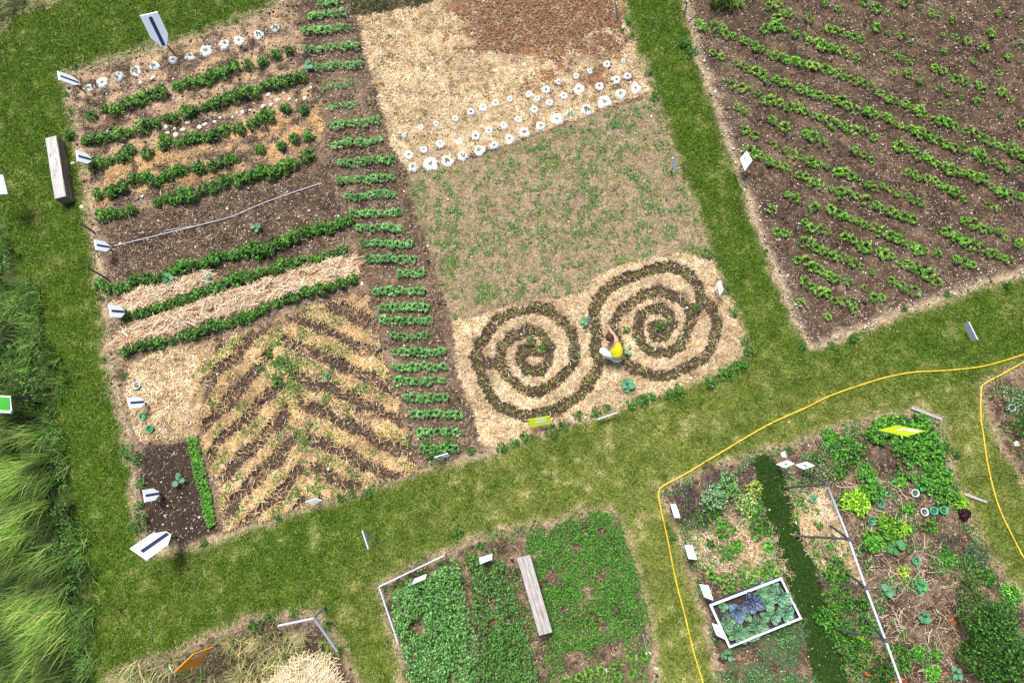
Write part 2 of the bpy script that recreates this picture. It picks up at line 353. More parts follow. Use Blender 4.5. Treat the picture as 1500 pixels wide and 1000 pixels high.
# ------------------------------------------------------------------ scattering
def scatter(poly, dens, amp=5.0, pad=0):
    """random plan points inside a bed outline, dens per square metre"""
    c = np.array([G(*p)[:2] for p in poly]); lo = np.maximum(c.min(0), (-15.5, -6)); hi = np.minimum(c.max(0), (15.5, 14.3))
    n = int((hi-lo).prod()*dens); x = rng.uniform(lo[0], hi[0], n); y = rng.uniform(lo[1], hi[1], n)
    X, Y = warp(x, y, amp); k = inpoly(poly, X, Y); x = x[k]; y = y[k]
    X, Y = P(x, y); k = (X > -40) & (X < 1540) & (Y > -40) & (Y < 1040)
    return x[k], y[k]
def pick(pal, n, var=.18):
    pal = np.array(pal); c = pal[rng.integers(0, len(pal), n)]
    return c*(1+rng.normal(0, var, (n, 1)))*(1+rng.normal(0, var*.3, (n, 3)))
def blades(name, x, y, L, W, tilt, colr, m, z0=0., az=None, flat=False):
    """short blades, one triangle each; or flat straws, two triangles each"""
    n = len(x); L = np.broadcast_to(L, n); z = look(gh, x, y)+z0
    if az is None: az = rng.uniform(0, 2*math.pi, n)
    dx, dy = np.cos(az), np.sin(az); st = np.sin(tilt); ct = np.cos(tilt)
    W = np.broadcast_to(W, n)
    if not flat:
        phi = az+math.pi/2+rng.normal(0, .5, n); sx = np.cos(phi)*W/2; sy = np.sin(phi)*W/2
        a = np.stack([x-sx, y-sy, z], -1); b = np.stack([x+sx, y+sy, z], -1); c = np.stack([x+dx*L*st, y+dy*L*st, z+L*ct], -1)
        V = np.stack([a, b, c], 1).reshape(-1, 3); Fc = np.arange(3*n).reshape(n, 3); C = np.repeat(colr, 3, 0)
    else:
        sx, sy = -dy*W/2, dx*W/2; hx, hy = dx*L/2*ct, dy*L/2*ct; hzz = L/2*st; bend = L*rng.normal(0, .09, n)
        mx_, my_ = x-dy*bend, y+dx*bend
        pts = [np.stack([x-hx-sx, y-hy-sy, z-hzz], -1), np.stack([x-hx+sx, y-hy+sy, z-hzz], -1), np.stack([mx_-sx, my_-sy, z+.004], -1), np.stack([mx_+sx, my_+sy, z+.004], -1),
               np.stack([x+hx-sx, y+hy-sy, z+hzz], -1), np.stack([x+hx+sx, y+hy+sy, z+hzz], -1)]
        V = np.stack(pts, 1).reshape(-1, 3); b0 = np.arange(n)[:, None]*6
        Fc = np.concatenate([b0+np.array([[0,1,3,2]]), b0+np.array([[2,3,5,4]])]); C = np.repeat(colr, 6, 0)
    return link(name, npmesh(name, V, Fc, np.clip(C, .005, .9)), m)
def ribbons(name, x, y, L, W, az, bend, colr, m, segs=4, z0=0.):
    """long grass leaves that rise and fold over towards az"""
    n = len(x); z = look(gh, x, y)+z0; L = np.broadcast_to(L, n); W = np.broadcast_to(W, n)
    th = rng.uniform(.1, .5, n); px, py, pz = x.copy(), y.copy(), z.copy(); V = []
    for s in range(segs+1):
        wd = W*(1-(s/segs)**1.7*.95)/2; V.append(np.stack([px+np.sin(az)*wd, py-np.cos(az)*wd, pz], -1)); V.append(np.stack([px-np.sin(az)*wd, py+np.cos(az)*wd, pz], -1))
        ds = L/segs; px = px+np.cos(az)*np.sin(th)*ds; py = py+np.sin(az)*np.sin(th)*ds; pz = np.maximum(pz+np.cos(th)*ds, z+.01); th = th+bend/segs
    V = np.stack(V, 1); k = 2*(segs+1); b0 = np.arange(n)[:, None]*k
    Fc = np.concatenate([b0+np.array([[2*s, 2*s+1, 2*s+3, 2*s+2]]) for s in range(segs)])
    return link(name, npmesh(name, V.reshape(-1, 3), Fc, np.clip(np.repeat(colr, k, 0), .005, .9)), m)
def leaves(C, L, W, az, el, colr, fold=.25):
    """leaf blades: C centres (n,3), pointing along az raised by el; 6-vert folded leaf, 4 tris"""
    n = len(C); d1 = np.stack([np.cos(az)*np.cos(el), np.sin(az)*np.cos(el), np.sin(el)], -1)
    s = np.stack([-np.sin(az), np.cos(az), np.zeros(n)], -1); up = np.cross(d1, s)*1.0
    L = np.broadcast_to(L, n)[:, None]; W = np.broadcast_to(W, n)[:, None]
    a = C-d1*L/2; t = C+d1*L/2-np.array([0,0,1])*L*.12; q = C-d1*L*.05
    l = q+s*W/2+up*W*fold; r = q-s*W/2+up*W*fold
    V = np.stack([a, l, t, r], 1).reshape(-1, 3); b0 = np.arange(n)[:, None]*4
    return V, np.concatenate([b0+np.array([[0, 2, 1]]), b0+np.array([[0, 3, 2]])]), np.clip(np.repeat(colr, 4, 0), .004, .9)
def leafmass(name, x, y, hmax, L, W, pal, label, cat, clump=3.5, thr=.0, zmin=.0):
    cl = fbm(x*clump, y*clump, 77, 3); k = cl > thr; x, y, cl = x[k], y[k], cl[k]; n = len(x)
    z = look(gh, x, y)+zmin+hmax*(.3+cl*1.0)*rng.uniform(.25, 1, n)**.6
    V, Fc, C = leaves(np.stack([x, y, z], -1), L*1.15*rng.uniform(.6, 1.3, n), W*rng.uniform(.6, 1.3, n), rng.uniform(0, 6.283, n), rng.uniform(-.6, .7, n), pick(pal, n, .22))
    o = link(name, npmesh(name, V, Fc, C), M['leaf']); tag(o, label, cat, kind='stuff'); return o
# ------------------------------------------------------------------ lawn turf
k = (glawn > .2)
fr = k.mean()*(gx[-1]-gx[0])*(gy[-1]-gy[0])
n = 1500000; x = rng.uniform(-14.5, 14.5, n); y = rng.uniform(-5.4, 13.6, n)
X, Y = P(x, y); k = (look(glawn, x, y) > rng.uniform(0, 1, n)**.5) & (X > -25) & (X < 1525) & (Y > -25) & (Y < 1025); x, y = x[k], y[k]
x, y = x[:520000], y[:520000]
n = len(x); base = look(gcol, x, y); c = base*1.5*(1+rng.normal(0, .50, (n, 1)))*(1+rng.normal(0, .10, (n, 3)))
pal_r = rng.uniform(0, 1, n); c = np.where((pal_r < .05)[:, None], np.array([.42,.38,.20])*(1+rng.normal(0, .15, (n, 1))), c)
tag(blades('turf', x, y, rng.uniform(.04, .095, n), rng.uniform(.008, .018, n), rng.uniform(.3, 1.4, n), c, M['grass']), 'short mown green grass of the lanes', 'grass', kind='stuff')
# long pale clippings lying on the lawn
n = 9000; x = rng.uniform(-14, 14, n); y = rng.uniform(-5, 13, n); k = (look(glawn, x, y) > .6) & (fbm(x*1.3, y*1.3, 90) > .52); x, y = x[k], y[k]; n = len(x)
tag(blades('grass_clippings', x, y, rng.gamma(2, .035, n)+.04, .0045, rng.uniform(-.1, .1, n), pick([(.42,.40,.20),(.30,.32,.11)], n), M['straw'], .05, flat=True), 'pale dry clippings strewn over the mown grass', 'clippings', kind='stuff')
# ------------------------------------------------------------------ straw
SP = [(.80,.60,.33),(.66,.43,.19),(.84,.70,.46),(.50,.31,.14),(.88,.78,.62),(.30,.19,.10)]
def strawfield(name, poly, dens, lo, hi, wd, pal, label, m_=1.0, az=None, zr=.04, amp=5):
    x, y = scatter(poly, dens, amp); k = look(gstraw, x, y)*m_*(.35+1.1*ss(.32, .62, fbm(x*3.2, y*3.2, 307, 3))) > rng.uniform(0, 1, len(x)); x, y = x[k], y[k]; n = len(x)
    a = None if az is None else rng.normal(az, .55, n)
    tn = (.55+.75*fbm(x*1.4, y*1.4, 301))*(.62+.7*fbm(x*6, y*6, 303, 3)); cc = pick(pal, n)*tn[:, None]
    o = blades(name, x, y, rng.uniform(lo, hi, n), rng.uniform(wd*.7, wd*1.3, n), rng.normal(0, .16, n), cc, M['straw'], rng.uniform(.012, zr, n), a, True)
    tag(o, label, 'straw', kind='stuff')
strawfield('straw', STRAWTOP, 3600, .05, .16, .007, SP, 'pale loose straw covering the top bed')
strawfield('straw', SPIR, 4200, .04, .12, .007, SP, 'pale straw laid between the spiral soil paths')
strawfield('straw', HERR, 2200, .06, .18, .008, [(.84,.57,.25),(.72,.42,.15),(.84,.67,.40),(.60,.40,.22),(.36,.22,.12)], 'golden straw laid in fishbone strips')
strawfield('straw', PALE, 2300, .05, .13, .009, SP, 'pale straw around the small collared plants')
strawfield('straw', [(130,240),(300,190),(470,140),(475,215),(300,270),(135,310)], 2200, .05, .16, .008, [(.62,.38,.15),(.70,.50,.26),(.48,.28,.12)], 'thin straw mulch among the upper crop rows')
for b, lb in ((BAND1, 'thick pinkish straw band between the two densest green rows'), (BAND2, 'patch of pinkish straw under the sixth green row')):
    x, y = scatter(b, 1150, 3); k = fbm(x*4.5, y*4.5, 311, 3) > rng.uniform(.30, .56, len(x)); x, y = x[k], y[k]; n = len(x)
    tag(blades('straw', x, y, rng.uniform(.12, .38, n), rng.uniform(.006, .012, n), rng.normal(0, .14, n), pick([(.78,.60,.40),(.66,.46,.28),(.84,.72,.54),(.48,.31,.19),(.30,.19,.12)], n), M['straw'], rng.uniform(.02, .12, n), rng.normal(.4, .8, n), True), lb, 'straw', kind='stuff')
strawfield('straw', [(1000,690),(1270,690),(1280,860),(1150,850),(1010,850)], 2600, .05, .14, .008, SP, 'straw mulch in the lower right garden beds')
# rust brown crumbs of the top corner
x, y = scatter(RUST, 1600, 30); n = len(x)
tag(blades('dry_leaves', x, y, rng.uniform(.02, .06, n), rng.uniform(.01, .03, n), rng.normal(0, .4, n), pick([(.30,.15,.08),(.22,.11,.07),(.14,.08,.05),(.38,.22,.13)], n), M['straw'], rng.uniform(.005, .04, n), None, True), 'rust brown dry leaves and bark on the top bed corner', 'leaf litter', kind='stuff')
# dry bits everywhere over bare beds
n = 300000; x = rng.uniform(-14.5, 14.5, n); y = rng.uniform(-5.4, 13.6, n); r_ = look(greg, x, y)
pr = np.array([0,.75,.0,.3,.25,.6,.5,.12,.3,.35,1.0,0,0])[r_]; k = (pr*(.3+fbm(x*1.6, y*1.6, 95)) > rng.uniform(0, 1, n)); x, y = x[k], y[k]; n = len(x)
tag(blades('dry_litter', x, y, rng.uniform(.02, .11, n), rng.uniform(.004, .008, n), rng.normal(0, .15, n), pick([(.46,.33,.20),(.34,.22,.13),(.58,.47,.33),(.20,.13,.08),(.10,.07,.045)], n), M['straw'], rng.uniform(.008, .025, n), None, True), 'thin dry litter strewn over the soil beds', 'litter', kind='stuff')
# turf rim straw along the edges of the plots
n = 260000; x = rng.uniform(-14.5, 14.5, n); y = rng.uniform(-5.4, 13.6, n); lw = look(glawn, x, y); k = (lw > .02) & (lw < .98) & (sdf(WILD, *P(x, y)) < -22); x, y = x[k], y[k]; n = len(x)
tag(blades('dry_edge_grass', x, y, rng.uniform(.04, .13, n), .008, rng.normal(0, .3, n), pick([(.56,.45,.28),(.44,.35,.18),(.28,.30,.08),(.12,.20,.03),(.20,.14,.08)], n), M['straw'], rng.uniform(.01, .04, n), None, True), 'dry bleached grass along the rims of the beds', 'grass', kind='stuff')
# ------------------------------------------------------------------ meadow bed
x, y = scatter(MEADOW, 2600); n = len(x); g = fbm(x*2.6, y*2.6, 88)+.35*(fbm(x*.6, y*.6, 89)-.5)
c = np.where((g > rng.normal(.62, .07, n))[:, None], pick([(.07,.16,.03),(.13,.24,.04),(.22,.28,.05),(.05,.14,.06)], n), pick([(.56,.42,.27),(.42,.31,.19),(.24,.18,.10),(.66,.54,.37)], n))
tag(blades('meadow_grass', x, y, rng.uniform(.03, .09, n), rng.uniform(.007, .013, n), rng.uniform(.6, 1.45, n), c, M['grass']), 'sparse dry meadow grass with green patches in middle bed', 'grass', kind='stuff')
# ------------------------------------------------------------------ small stones
def pebbles(name, x, y, r, pal, label, zup=.4):
    n = len(x); z = look(gh, x, y)+r*zup
    T = np.array([(1,0,0),(-1,0,0),(0,1,0),(0,-1,0),(0,0,.7),(0,0,-.7)])
    D = T[None]*r[:, None, None]*rng.uniform(.6, 1.3, (n, 6, 1)); a = rng.uniform(0, 6.28, n); ca, sa = np.cos(a)[:, None], np.sin(a)[:, None]
    V = np.stack([D[..., 0]*ca-D[..., 1]*sa+x[:, None], D[..., 0]*sa+D[..., 1]*ca+y[:, None], D[..., 2]+z[:, None]], -1).reshape(-1, 3)
    f = np.array([(4,0,2),(4,2,1),(4,1,3),(4,3,0),(5,2,0),(5,1,2),(5,3,1),(5,0,3)]); Fc = (np.arange(n)[:, None, None]*6+f[None]).reshape(-1, 3)
    o = link(name, npmesh(name, V, Fc, np.clip(np.repeat(pick(pal, n), 6, 0), .01, .85)), M['stone']); tag(o, label, 'stones', kind='stuff')
PW = [(.60,.54,.46),(.48,.42,.36),(.70,.66,.60),(.36,.30,.25)]
x, y = scatter(RIGHTF, 90, 2); pebbles('pebbles', x, y, rng.gamma(3, .0034, len(x))+.003, PW, 'pale pebbles scattered over the dark right field')
s_ = sdf(RIGHTF, *P(x, y)); 
x, y = scatter(RIGHTF, 420, 2); k = sdf(RIGHTF, *P(x, y)) < 26*rng.uniform(0, 1, len(x))**1.3; x, y = x[k], y[k]
pebbles('gravel', x, y, rng.gamma(3, .004, len(x))+.004, PW, 'gravelly stones along the rim of the right field')
x, y = scatter(PLOT, 85, 2); r_ = look(greg, x, y); k = (r_ == 1) | (r_ == 7) | ((r_ > 2) & (rng.uniform(0, 1, len(x)) < .3)); x, y = x[k], y[k]
pebbles('pebbles', x, y, rng.gamma(3, .0038, len(x))+.004, PW, 'pale pebbles in the soil of the left beds')
n = 60000; x = rng.uniform(-14.5, 14.5, n); y = rng.uniform(-5.4, 13.6, n); r_ = look(greg, x, y); k = np.isin(r_, (1, 7, 9, 10, 4, 5)) & (look(gstraw, x, y) < .3); x, y = x[k], y[k]
c_ = look(gcol, x, y)
pebbles('soil_clods', x, y, rng.gamma(2.5, .005, len(x))+.005, [(.085,.06,.042),(.15,.105,.07),(.06,.042,.03)], 'dark crumbly clods lying on the soil of the beds')
x, y = scatter(GARD, 30); pebbles('pebbles', x, y, rng.gamma(3, .004, len(x))+.004, PW, 'pale pebbles in the lower right garden')
# ------------------------------------------------------------------ plant prototypes
def bush_mesh(name, R, Hh, n, L, W, pal, flat=.5, inner=.35):
    r = R*np.sqrt(rng.uniform(0, 1, n)); a = rng.uniform(0, 6.283, n); lob = 1+.22*np.sin(a*3+rng.uniform(0, 6))+.12*np.sin(a*5+rng.uniform(0, 6)); r = r*lob
    z = Hh*np.sqrt(np.clip(1-(r/(R*1.3))**2, .05, 1))*rng.uniform(inner, 1, n)
    V, Fc, C = leaves(np.stack([r*np.cos(a), r*np.sin(a), z], -1), L*rng.uniform(.6, 1.25, n), W*rng.uniform(.6, 1.25, n), a+rng.normal(0, .9, n), rng.normal(.15, flat, n), pick(pal, n, .28))
    return npmesh(name, V, Fc, C)
def sprig_mesh(name, R, Hh, n, L, W, pal):
    """a plant of clearly separate leaves on arching stalks"""
    Cs = []; A = []; E = []
    for s in range(n):
        a = s*2.4+random.uniform(-.3, .3); r = R*random.uniform(.25, 1); k = random.choice((3, 4, 5))
        for q in range(k):
            b = a+(q-(k-1)/2)*.75; Cs.append((r*math.cos(a)+L*.4*math.cos(b), r*math.sin(a)+L*.4*math.sin(b), Hh*(1-.5*(r/R)**2)*random.uniform(.7, 1))); A.append(b); E.append(random.gauss(.05, .35))
    m_ = len(Cs); V, Fc, C = leaves(np.array(Cs), L*rng.uniform(.7, 1.2, m_), W*rng.uniform(.7, 1.2, m_), np.array(A), np.array(E), pick(pal, m_, .2))
    return npmesh(name, V, Fc, C)
DK = [(.032,.115,.010),(.052,.175,.016),(.105,.280,.032),(.012,.045,.007)]
BR = [(.080,.25,.020),(.13,.36,.03),(.035,.13,.015),(.22,.46,.05)]
BN = [(.085,.30,.06),(.14,.42,.10),(.055,.19,.04),(.20,.50,.14)]
DL = [(.05,.165,.014),(.085,.24,.024),(.15,.36,.05),(.02,.07,.01)]
potato = [bush_mesh('crop_foliage', .175*f_, .27*f_, int(150*f_), .078, .046, DL if q_ % 2 else DK) for q_, f_ in enumerate((1, .86, 1.08, .95, .8, 1.05, .92, 1.0))]
field = [sprig_mesh('field_foliage', .12, .16, n_, .085, .052, BR if n_ != 7 else [(.14,.32,.03),(.22,.42,.05),(.07,.20,.02)]) for n_ in (9, 6, 10, 7, 8, 11, 7, 9, 5)]
bean = [sprig_mesh('bean_foliage', .10, .17, 11, .062, .040, BN) for _ in range(6)]
seedm = [sprig_mesh('seedling_foliage', .035, .05, 4, .032, .020, [(.13,.19,.03),(.20,.24,.04),(.09,.16,.03),(.26,.25,.05)]) for _ in range(6)]
weedm = [bush_mesh('weed_foliage', .10, .12, 60, .07, .022, [(.05,.16,.02),(.09,.25,.03),(.04,.12,.02)]) for _ in range(5)]
def place(me, name, px, py, s, label, cat, group, m='leaf', z=None):
    x, y, _ = G(px, py); o = link(name, me, M[m]); o.location = (x, y, Z(x, y)-.005 if z is None else z); o.rotation_euler = (0, 0, random.uniform(0, 6.283)); o.scale = (s*random.uniform(.9, 1.1), s*random.uniform(.9, 1.1), s)
    tag(o, label, cat, group); return o
def along(pl, step, jit=1.5):
    out = []
    for (x0, y0), (x1, y1) in zip(pl, pl[1:]):
        L = math.hypot(x1-x0, y1-y0); k = max(1, round(L/step))
        for i in range(k): t = i/k; out.append((x0+(x1-x0)*t+random.gauss(0, jit), y0+(y1-y0)*t+random.gauss(0, jit)))
    out.append((pl[-1][0], pl[-1][1])); return out
# eight crop rows at left. A list = points to place one by one, a tuple = dense run
ROWS = [
 [[(136,169),(155,158),(173,160)], ((190,150),(227,138)), [(240,136)], ((262,127),(276,122)), ((284,121),(330,108)), [(345,100),(365,96),(385,90),(405,80),(424,74)]],
 [[(104,197)], ((126,206),(190,193),(245,172),(324,150)), ((340,142),(362,136)), ((376,134),(400,124),(443,112))],
 [((137,240),(185,228)), [(194,219),(217,226)], [(244,208)], ((268,207),(290,202)), ((306,200),(331,190)), ((352,188),(384,174)), [(394,171),(419,157),(446,161)]],
 [((146,285),(164,281)), ((170,276),(215,258)), ((228,266),(262,252)), ((262,250),(300,246),(345,232)), [(383,219),(413,214),(432,203),(452,199)]],
 [((152,314),(194,307)), ((230,295),(284,285)), [(300,277),(315,275),(330,265)], ((350,264),(385,250)), ((396,250),(420,244)), [(432,240),(452,228)]],
 [[(149,416)], ((160,421),(192,418)), ((198,408),(232,410),(262,395)), ((268,393),(330,376),(372,362)), ((376,368),(432,346)), ((447,338),(482,330),(512,322))],
 [((186,464),(250,445),(330,416),(400,393),(440,383),(486,372)), [(503,368)]],
 [((184,512),(240,500),(300,482),(365,462),(420,438),(470,422),(516,408))]]
RN = ['the top row below white collars','second row below white collars','third row below white collars','fourth row below white collars','fifth row below white collars','the row below the grey hose','the row above wide straw band','the row below wide straw band']
for ri, row in enumerate(ROWS):
    pts = []
    for seg in row: pts += (seg if isinstance(seg, list) else along(seg, 14.0, 1.6))
    pts.sort()
    for i, (px, py) in enumerate(pts):
        place(random.choice(potato), 'potato_plant', px, py+1.5, random.uniform(.74, 1.08)*(1 if ri < 6 else .92), 'dark bushy plant, %s from left in %s' % (ordn(i+1), RN[ri]), 'crop plant', 'dark green plants in the left crop rows')
# bean rows of the central strip
BE = [(470,500,3),(455,502,20),(448,506,43),(450,521,69),(460,527,95),(472,514,124),(485,521,153),(484,552,179),(490,555,207),(498,575,234),(500,573,260),(508,576,285),(517,585,311),(527,590,333),(531,598,355),(539,604,377),(587,615,399),(552,619,424),(560,624,448),(560,630,468),(577,623,490),(580,648,513),(580,648,535),(583,646,556),(597,652,580),(607,671,605),(616,667,630),(618,668,655)]
for ri, (x0, x1, yy) in enumerate(BE):
    k = max(3, round((x1-x0)/8.5)); thin = .72 if ri in (5, 6) else 1
    for i in range(k+1):
        px = x0+(x1-x0)*i/k; tl = -3.0*((i/k)-.5)*2 if ri < 12 else 0
        place(random.choice(bean), 'bean_plant', px+random.gauss(0, .8), yy+tl+random.gauss(0, 1.2)+2, random.uniform(.78, 1.02)*thin, 'bean plant, %s from left in %s short row of central strip' % (ordn(i+1), ordn(ri+1)), 'bean plant', 'bean plants in the central strip')
# large right field: rows listed from the top right down to the lower left
FR = [
 [(1265,5),(1283,12),(1300,18),(1325,3),(1345,10),(1362,18),(1378,22),(1397,27),(1440,72),(1462,20),(1450,48),(1495,30)],
 [((1125,8),(1155,19)),(1183,27),(1208,7),(1226,14),(1283,38),(1300,47),(1317,52),(1335,60),(1380,50),(1397,53),(1414,60),(1495,65)],
 [(1045,37),(1058,42),(1120,42),(1140,30),((1210,40),(1260,57)),(1295,72),(1310,79),(1320,86),(1335,92),(1367,100),(1380,105),((1400,114),(1438,130)),(1382,75),(1425,90),(1478,85)],
 [((1130,38),(1150,44)),((1163,50),(1225,73)),(1237,76),(1253,85),(1310,107),(1328,108),(1345,119),(1375,130),(1386,136),(1410,143),(1430,150),(1465,107),(1465,135),(1482,145)],
 [((1023,38),(1048,46),(1085,58),(1125,78),(1165,92),(1195,98),(1235,112),(1275,126)),((1290,140),(1345,162),(1395,185)),((1415,190),(1460,210),(1500,228)),(1375,152),(1390,152),(1465,168),(1497,180)],
 [(1045,77),(1057,84),((1076,93),(1125,114),(1180,133),(1232,150),(1265,162),(1283,170)),((1296,174),(1318,184)),((1336,190),(1395,216)),(1410,219),((1425,222),(1440,232)),((1452,236),(1475,248)),(1492,248)],
 [(1062,118),((1074,124),(1110,138)),(1120,144),((1128,146),(1142,152)),((1155,155),(1177,163)),((1188,168),(1222,180)),(1234,183),(1248,190),(1264,192),(1281,202),((1316,214),(1355,230)),((1363,236),(1400,252),(1440,262)),((1455,273),(1480,286)),(1495,288)],
 [(1078,154),(1087,161),(1130,176),(1148,185),((1181,199),(1208,209)),((1250,222),(1275,234)),((1328,252),(1345,260)),((1356,260),(1398,281)),(1412,289)],
 [((1134,213),(1150,219),(1196,240)),(1209,242),(1232,248),((1227,252),(1257,260)),((1270,268),(1302,278)),(1314,282),((1328,288),(1348,297)),(1447,302),(1461,304)],
 [(1091,190),(1107,200),((1098,221),(1125,234),(1150,247)),((1170,253),(1190,266)),(1201,269),(1216,275),((1230,280),(1265,292)),(1282,300),((1288,304),(1310,312),(1336,322)),(1410,321),((1427,329),(1472,345)),(1490,354)],
 [(1152,283),(1165,289),(1193,302),((1213,308),(1235,318)),((1244,320),(1290,337)),((1302,342),(1315,350)),((1318,352),(1355,368)),(1371,370)],
 [(1130,304),((1178,325),(1210,340)),(1375,335),((1380,338),(1398,345)),((1400,345),(1422,355)),(1434,359),(1450,370),((1463,375),(1475,380))],
 [((1236,345),(1265,360),(1302,376)),(1318,383),((1330,389),(1356,401)),(1370,410),((1400,380),(1427,390)),(1492,353)],
 [(1137,339),(1150,342),((1174,352),(1187,354)),(1194,362),((1205,367),(1218,372)),((1234,376),(1246,384)),((1261,390),(1276,398)),((1303,412),(1320,420)),(1338,428)],
 [((1169,380),(1197,390)),((1204,396),(1222,406)),(1240,412),(1264,422),((1279,434),(1291,435))],
 [((1178,412),(1202,425),(1230,441)),(1172,441),(1246,448),(1211,463)]]
nf = 0
for ri, row in enumerate(FR):
    pts = []
    for seg in row: pts += ([seg] if not isinstance(seg[0], tuple) else along(seg, 11.5, 1.0))
    pts.sort()
    for i, (px, py) in enumerate(pts):
        s = random.uniform(.5, .95) if px > 1290 and py < 160 else random.uniform(.62, 1.1); nf += 1
        place(random.choice(field), 'crop_plant', px+random.gauss(0, .8), py+1+random.gauss(0, 1.0), s, 'leafy plant, %s from left in %s diagonal row of the dark field' % (ordn(i+1), ordn(ri+1)), 'crop plant', 'crop plants in the large right field')
print('field plants', nf)
# seedlings along the spirals
for nm, pl, mn in (('left', PATHL+[], 0), ('right', PATHR, 0)):
    for i, (px, py) in enumerate(along(pl[::-1], 8.5, 2.2)):
        place(random.choice(seedm), 'seedling', px, py, random.uniform(.8, 1.5), 'tiny seedling, %s out from the centre of the %s spiral' % (ordn(i+1), nm), 'seedling', 'seedlings along the soil spirals')
# ------------------------------------------------------------------ white collars
def collar_mesh(R, hole=.16):
    bm = bmesh.new(); n = 36; rings = []; ph = random.uniform(0, 6); lob = [1+.05*math.sin(3*k*2*math.pi/n+ph)+random.choice((0, .06, -.10, .08))+random.uniform(-.09, .07) for k in range(n)]
    for j, rr in enumerate((hole, .4, .65, .85, 1.0)):
        rings.append([bm.verts.new((R*rr*(lob[k] if j > 1 else 1)*math.cos(2*math.pi*k/n), R*rr*(lob[k] if j > 1 else 1)*math.sin(2*math.pi*k/n), (.035, .05, .045, .032, .004)[j]+(.014 if k % 2 else -.012)*(j > 0)*(j/4)+random.uniform(-.008, .008))) for k in range(n)])
    for a, b in zip(rings, rings[1:]):
        for k in range(n): bm.faces.new((a[k], b[k], b[(k+1) % n], a[(k+1) % n]))
    inn = [bm.verts.new((R*hole*.9*math.cos(2*math.pi*k/n), R*hole*.9*math.sin(2*math.pi*k/n), -.01)) for k in range(n)]
    for k in range(n): bm.faces.new((rings[0][k], rings[0][(k+1) % n], inn[(k+1) % n], inn[k]))
    out = [bm.verts.new((v.co.x*1.0, v.co.y*1.0, -.02)) for v in rings[-1]]
    for k in range(n): bm.faces.new((rings[-1][k], out[k], out[(k+1) % n], rings[-1][(k+1) % n]))
    me = bpy.data.meshes.new('fleece_collar'); bm.normal_update(); bm.to_mesh(me); bm.free(); return me
CA = [(128,129),(150,121),(173,112),(198,104),(226,97),(253,88),(277,83),(302,75),(329,66),(350,60),(378,51),(403,41)]
CB = [(605,245),(631,240),(655,236),(678,228),(702,221),(724,214),(746,204),(768,194),(792,185),(816,175),(835,166),(859,161),(885,149),(909,138),(931,130)]
CC_ = [(599,227),(621,220),(645,211),(672,208),(697,200),(716,192),(738,184),(759,175),(783,161),(805,151),(826,141),(848,131),(878,127),(903,118),(919,113)]
CD = [(592,198),(617,187),(639,182),(667,175),(690,165),(708,158),(726,152),(747,146),(775,139),(787,145),(800,132),(818,121),(844,112),(864,105),(889,95),(913,91)]
cm = [collar_mesh(1) for _ in range(6)]; cms = [collar_mesh(1, .30) for _ in range(6)]
for me in cm:
    for v in me.vertices: v.co.z *= 1
for lst, rad, rn in ((CA, .155, 'line above the left crop rows'), (CB, .165, 'large line along the straw edge'), (CC_, .118, 'middle line on the straw bed'), (CD, .100, 'upper line on the straw bed')):
    for i, (px, py) in enumerate(lst):
        x, y, _ = G(px, py); me = random.choice(cm if rad > .13 else cms); o = link('plant_collar', me, M['fleece']); s = rad*random.uniform(.74, 1.12); o.scale = (s, s*random.uniform(.85, 1.1), random.uniform(.9, 1.3)*(1 if rad > .13 else .6)); o.rotation_euler = (random.gauss(0, .08), random.gauss(0, .08), random.uniform(0, 6)); o.location = (x, y, Z(x, y)+(.012 if rad > .13 else .034))
        tag(o, 'crumpled white plant collar, %s from left in the %s' % (ordn(i+1), rn), 'plant collar', 'white collars around young plants')
        if rad > .12:
            q = place(random.choice(seedm), 'seedling', px, py, random.uniform(.8, 1.9), 'seedling inside the %s white collar of the %s' % (ordn(i+1), rn), 'seedling', 'seedlings in the white collars', z=Z(x, y)+.035)
# ------------------------------------------------------------------ stones
def stone_mesh():
    bm = bmesh.new(); bmesh.ops.create_icosphere(bm, subdivisions=2, radius=1); s = [random.uniform(.7, 1.3) for _ in range(3)]
    for v in bm.verts: v.co = Vector((v.co.x*s[0], v.co.y*s[1]*.8, v.co.z*.5*s[2]))*random.uniform(.85, 1.12)
    me = bpy.data.meshes.new('stone'); bm.to_mesh(me); bm.free(); return me
sm = [stone_mesh() for _ in range(5)]
ST = [(243,186),(255,188),(245,194),(275,179),(292,186),(300,182),(314,178),(331,150),(347,165),(340,171),(355,164),(366,161),(393,138),(415,136),(406,146),(423,145),(434,147),(446,144),(455,128),(397,153),(385,156),(205,120),(223,114),(257,197),(268,190),(322,172)]
for i, (px, py) in enumerate(sorted(ST)):
    x, y, _ = G(px, py); o = link('stone', random.choice(sm), M['rock']); s = random.uniform(.035, .075); o.scale = (s, s, s); o.rotation_euler[2] = random.uniform(0, 6); o.location = (x, y, Z(x, y)+s*.2)
    tag(o, 'whitish stone, %s from left among those between second and third rows' % ordn(i+1), 'stone', 'white stones between the crop rows')
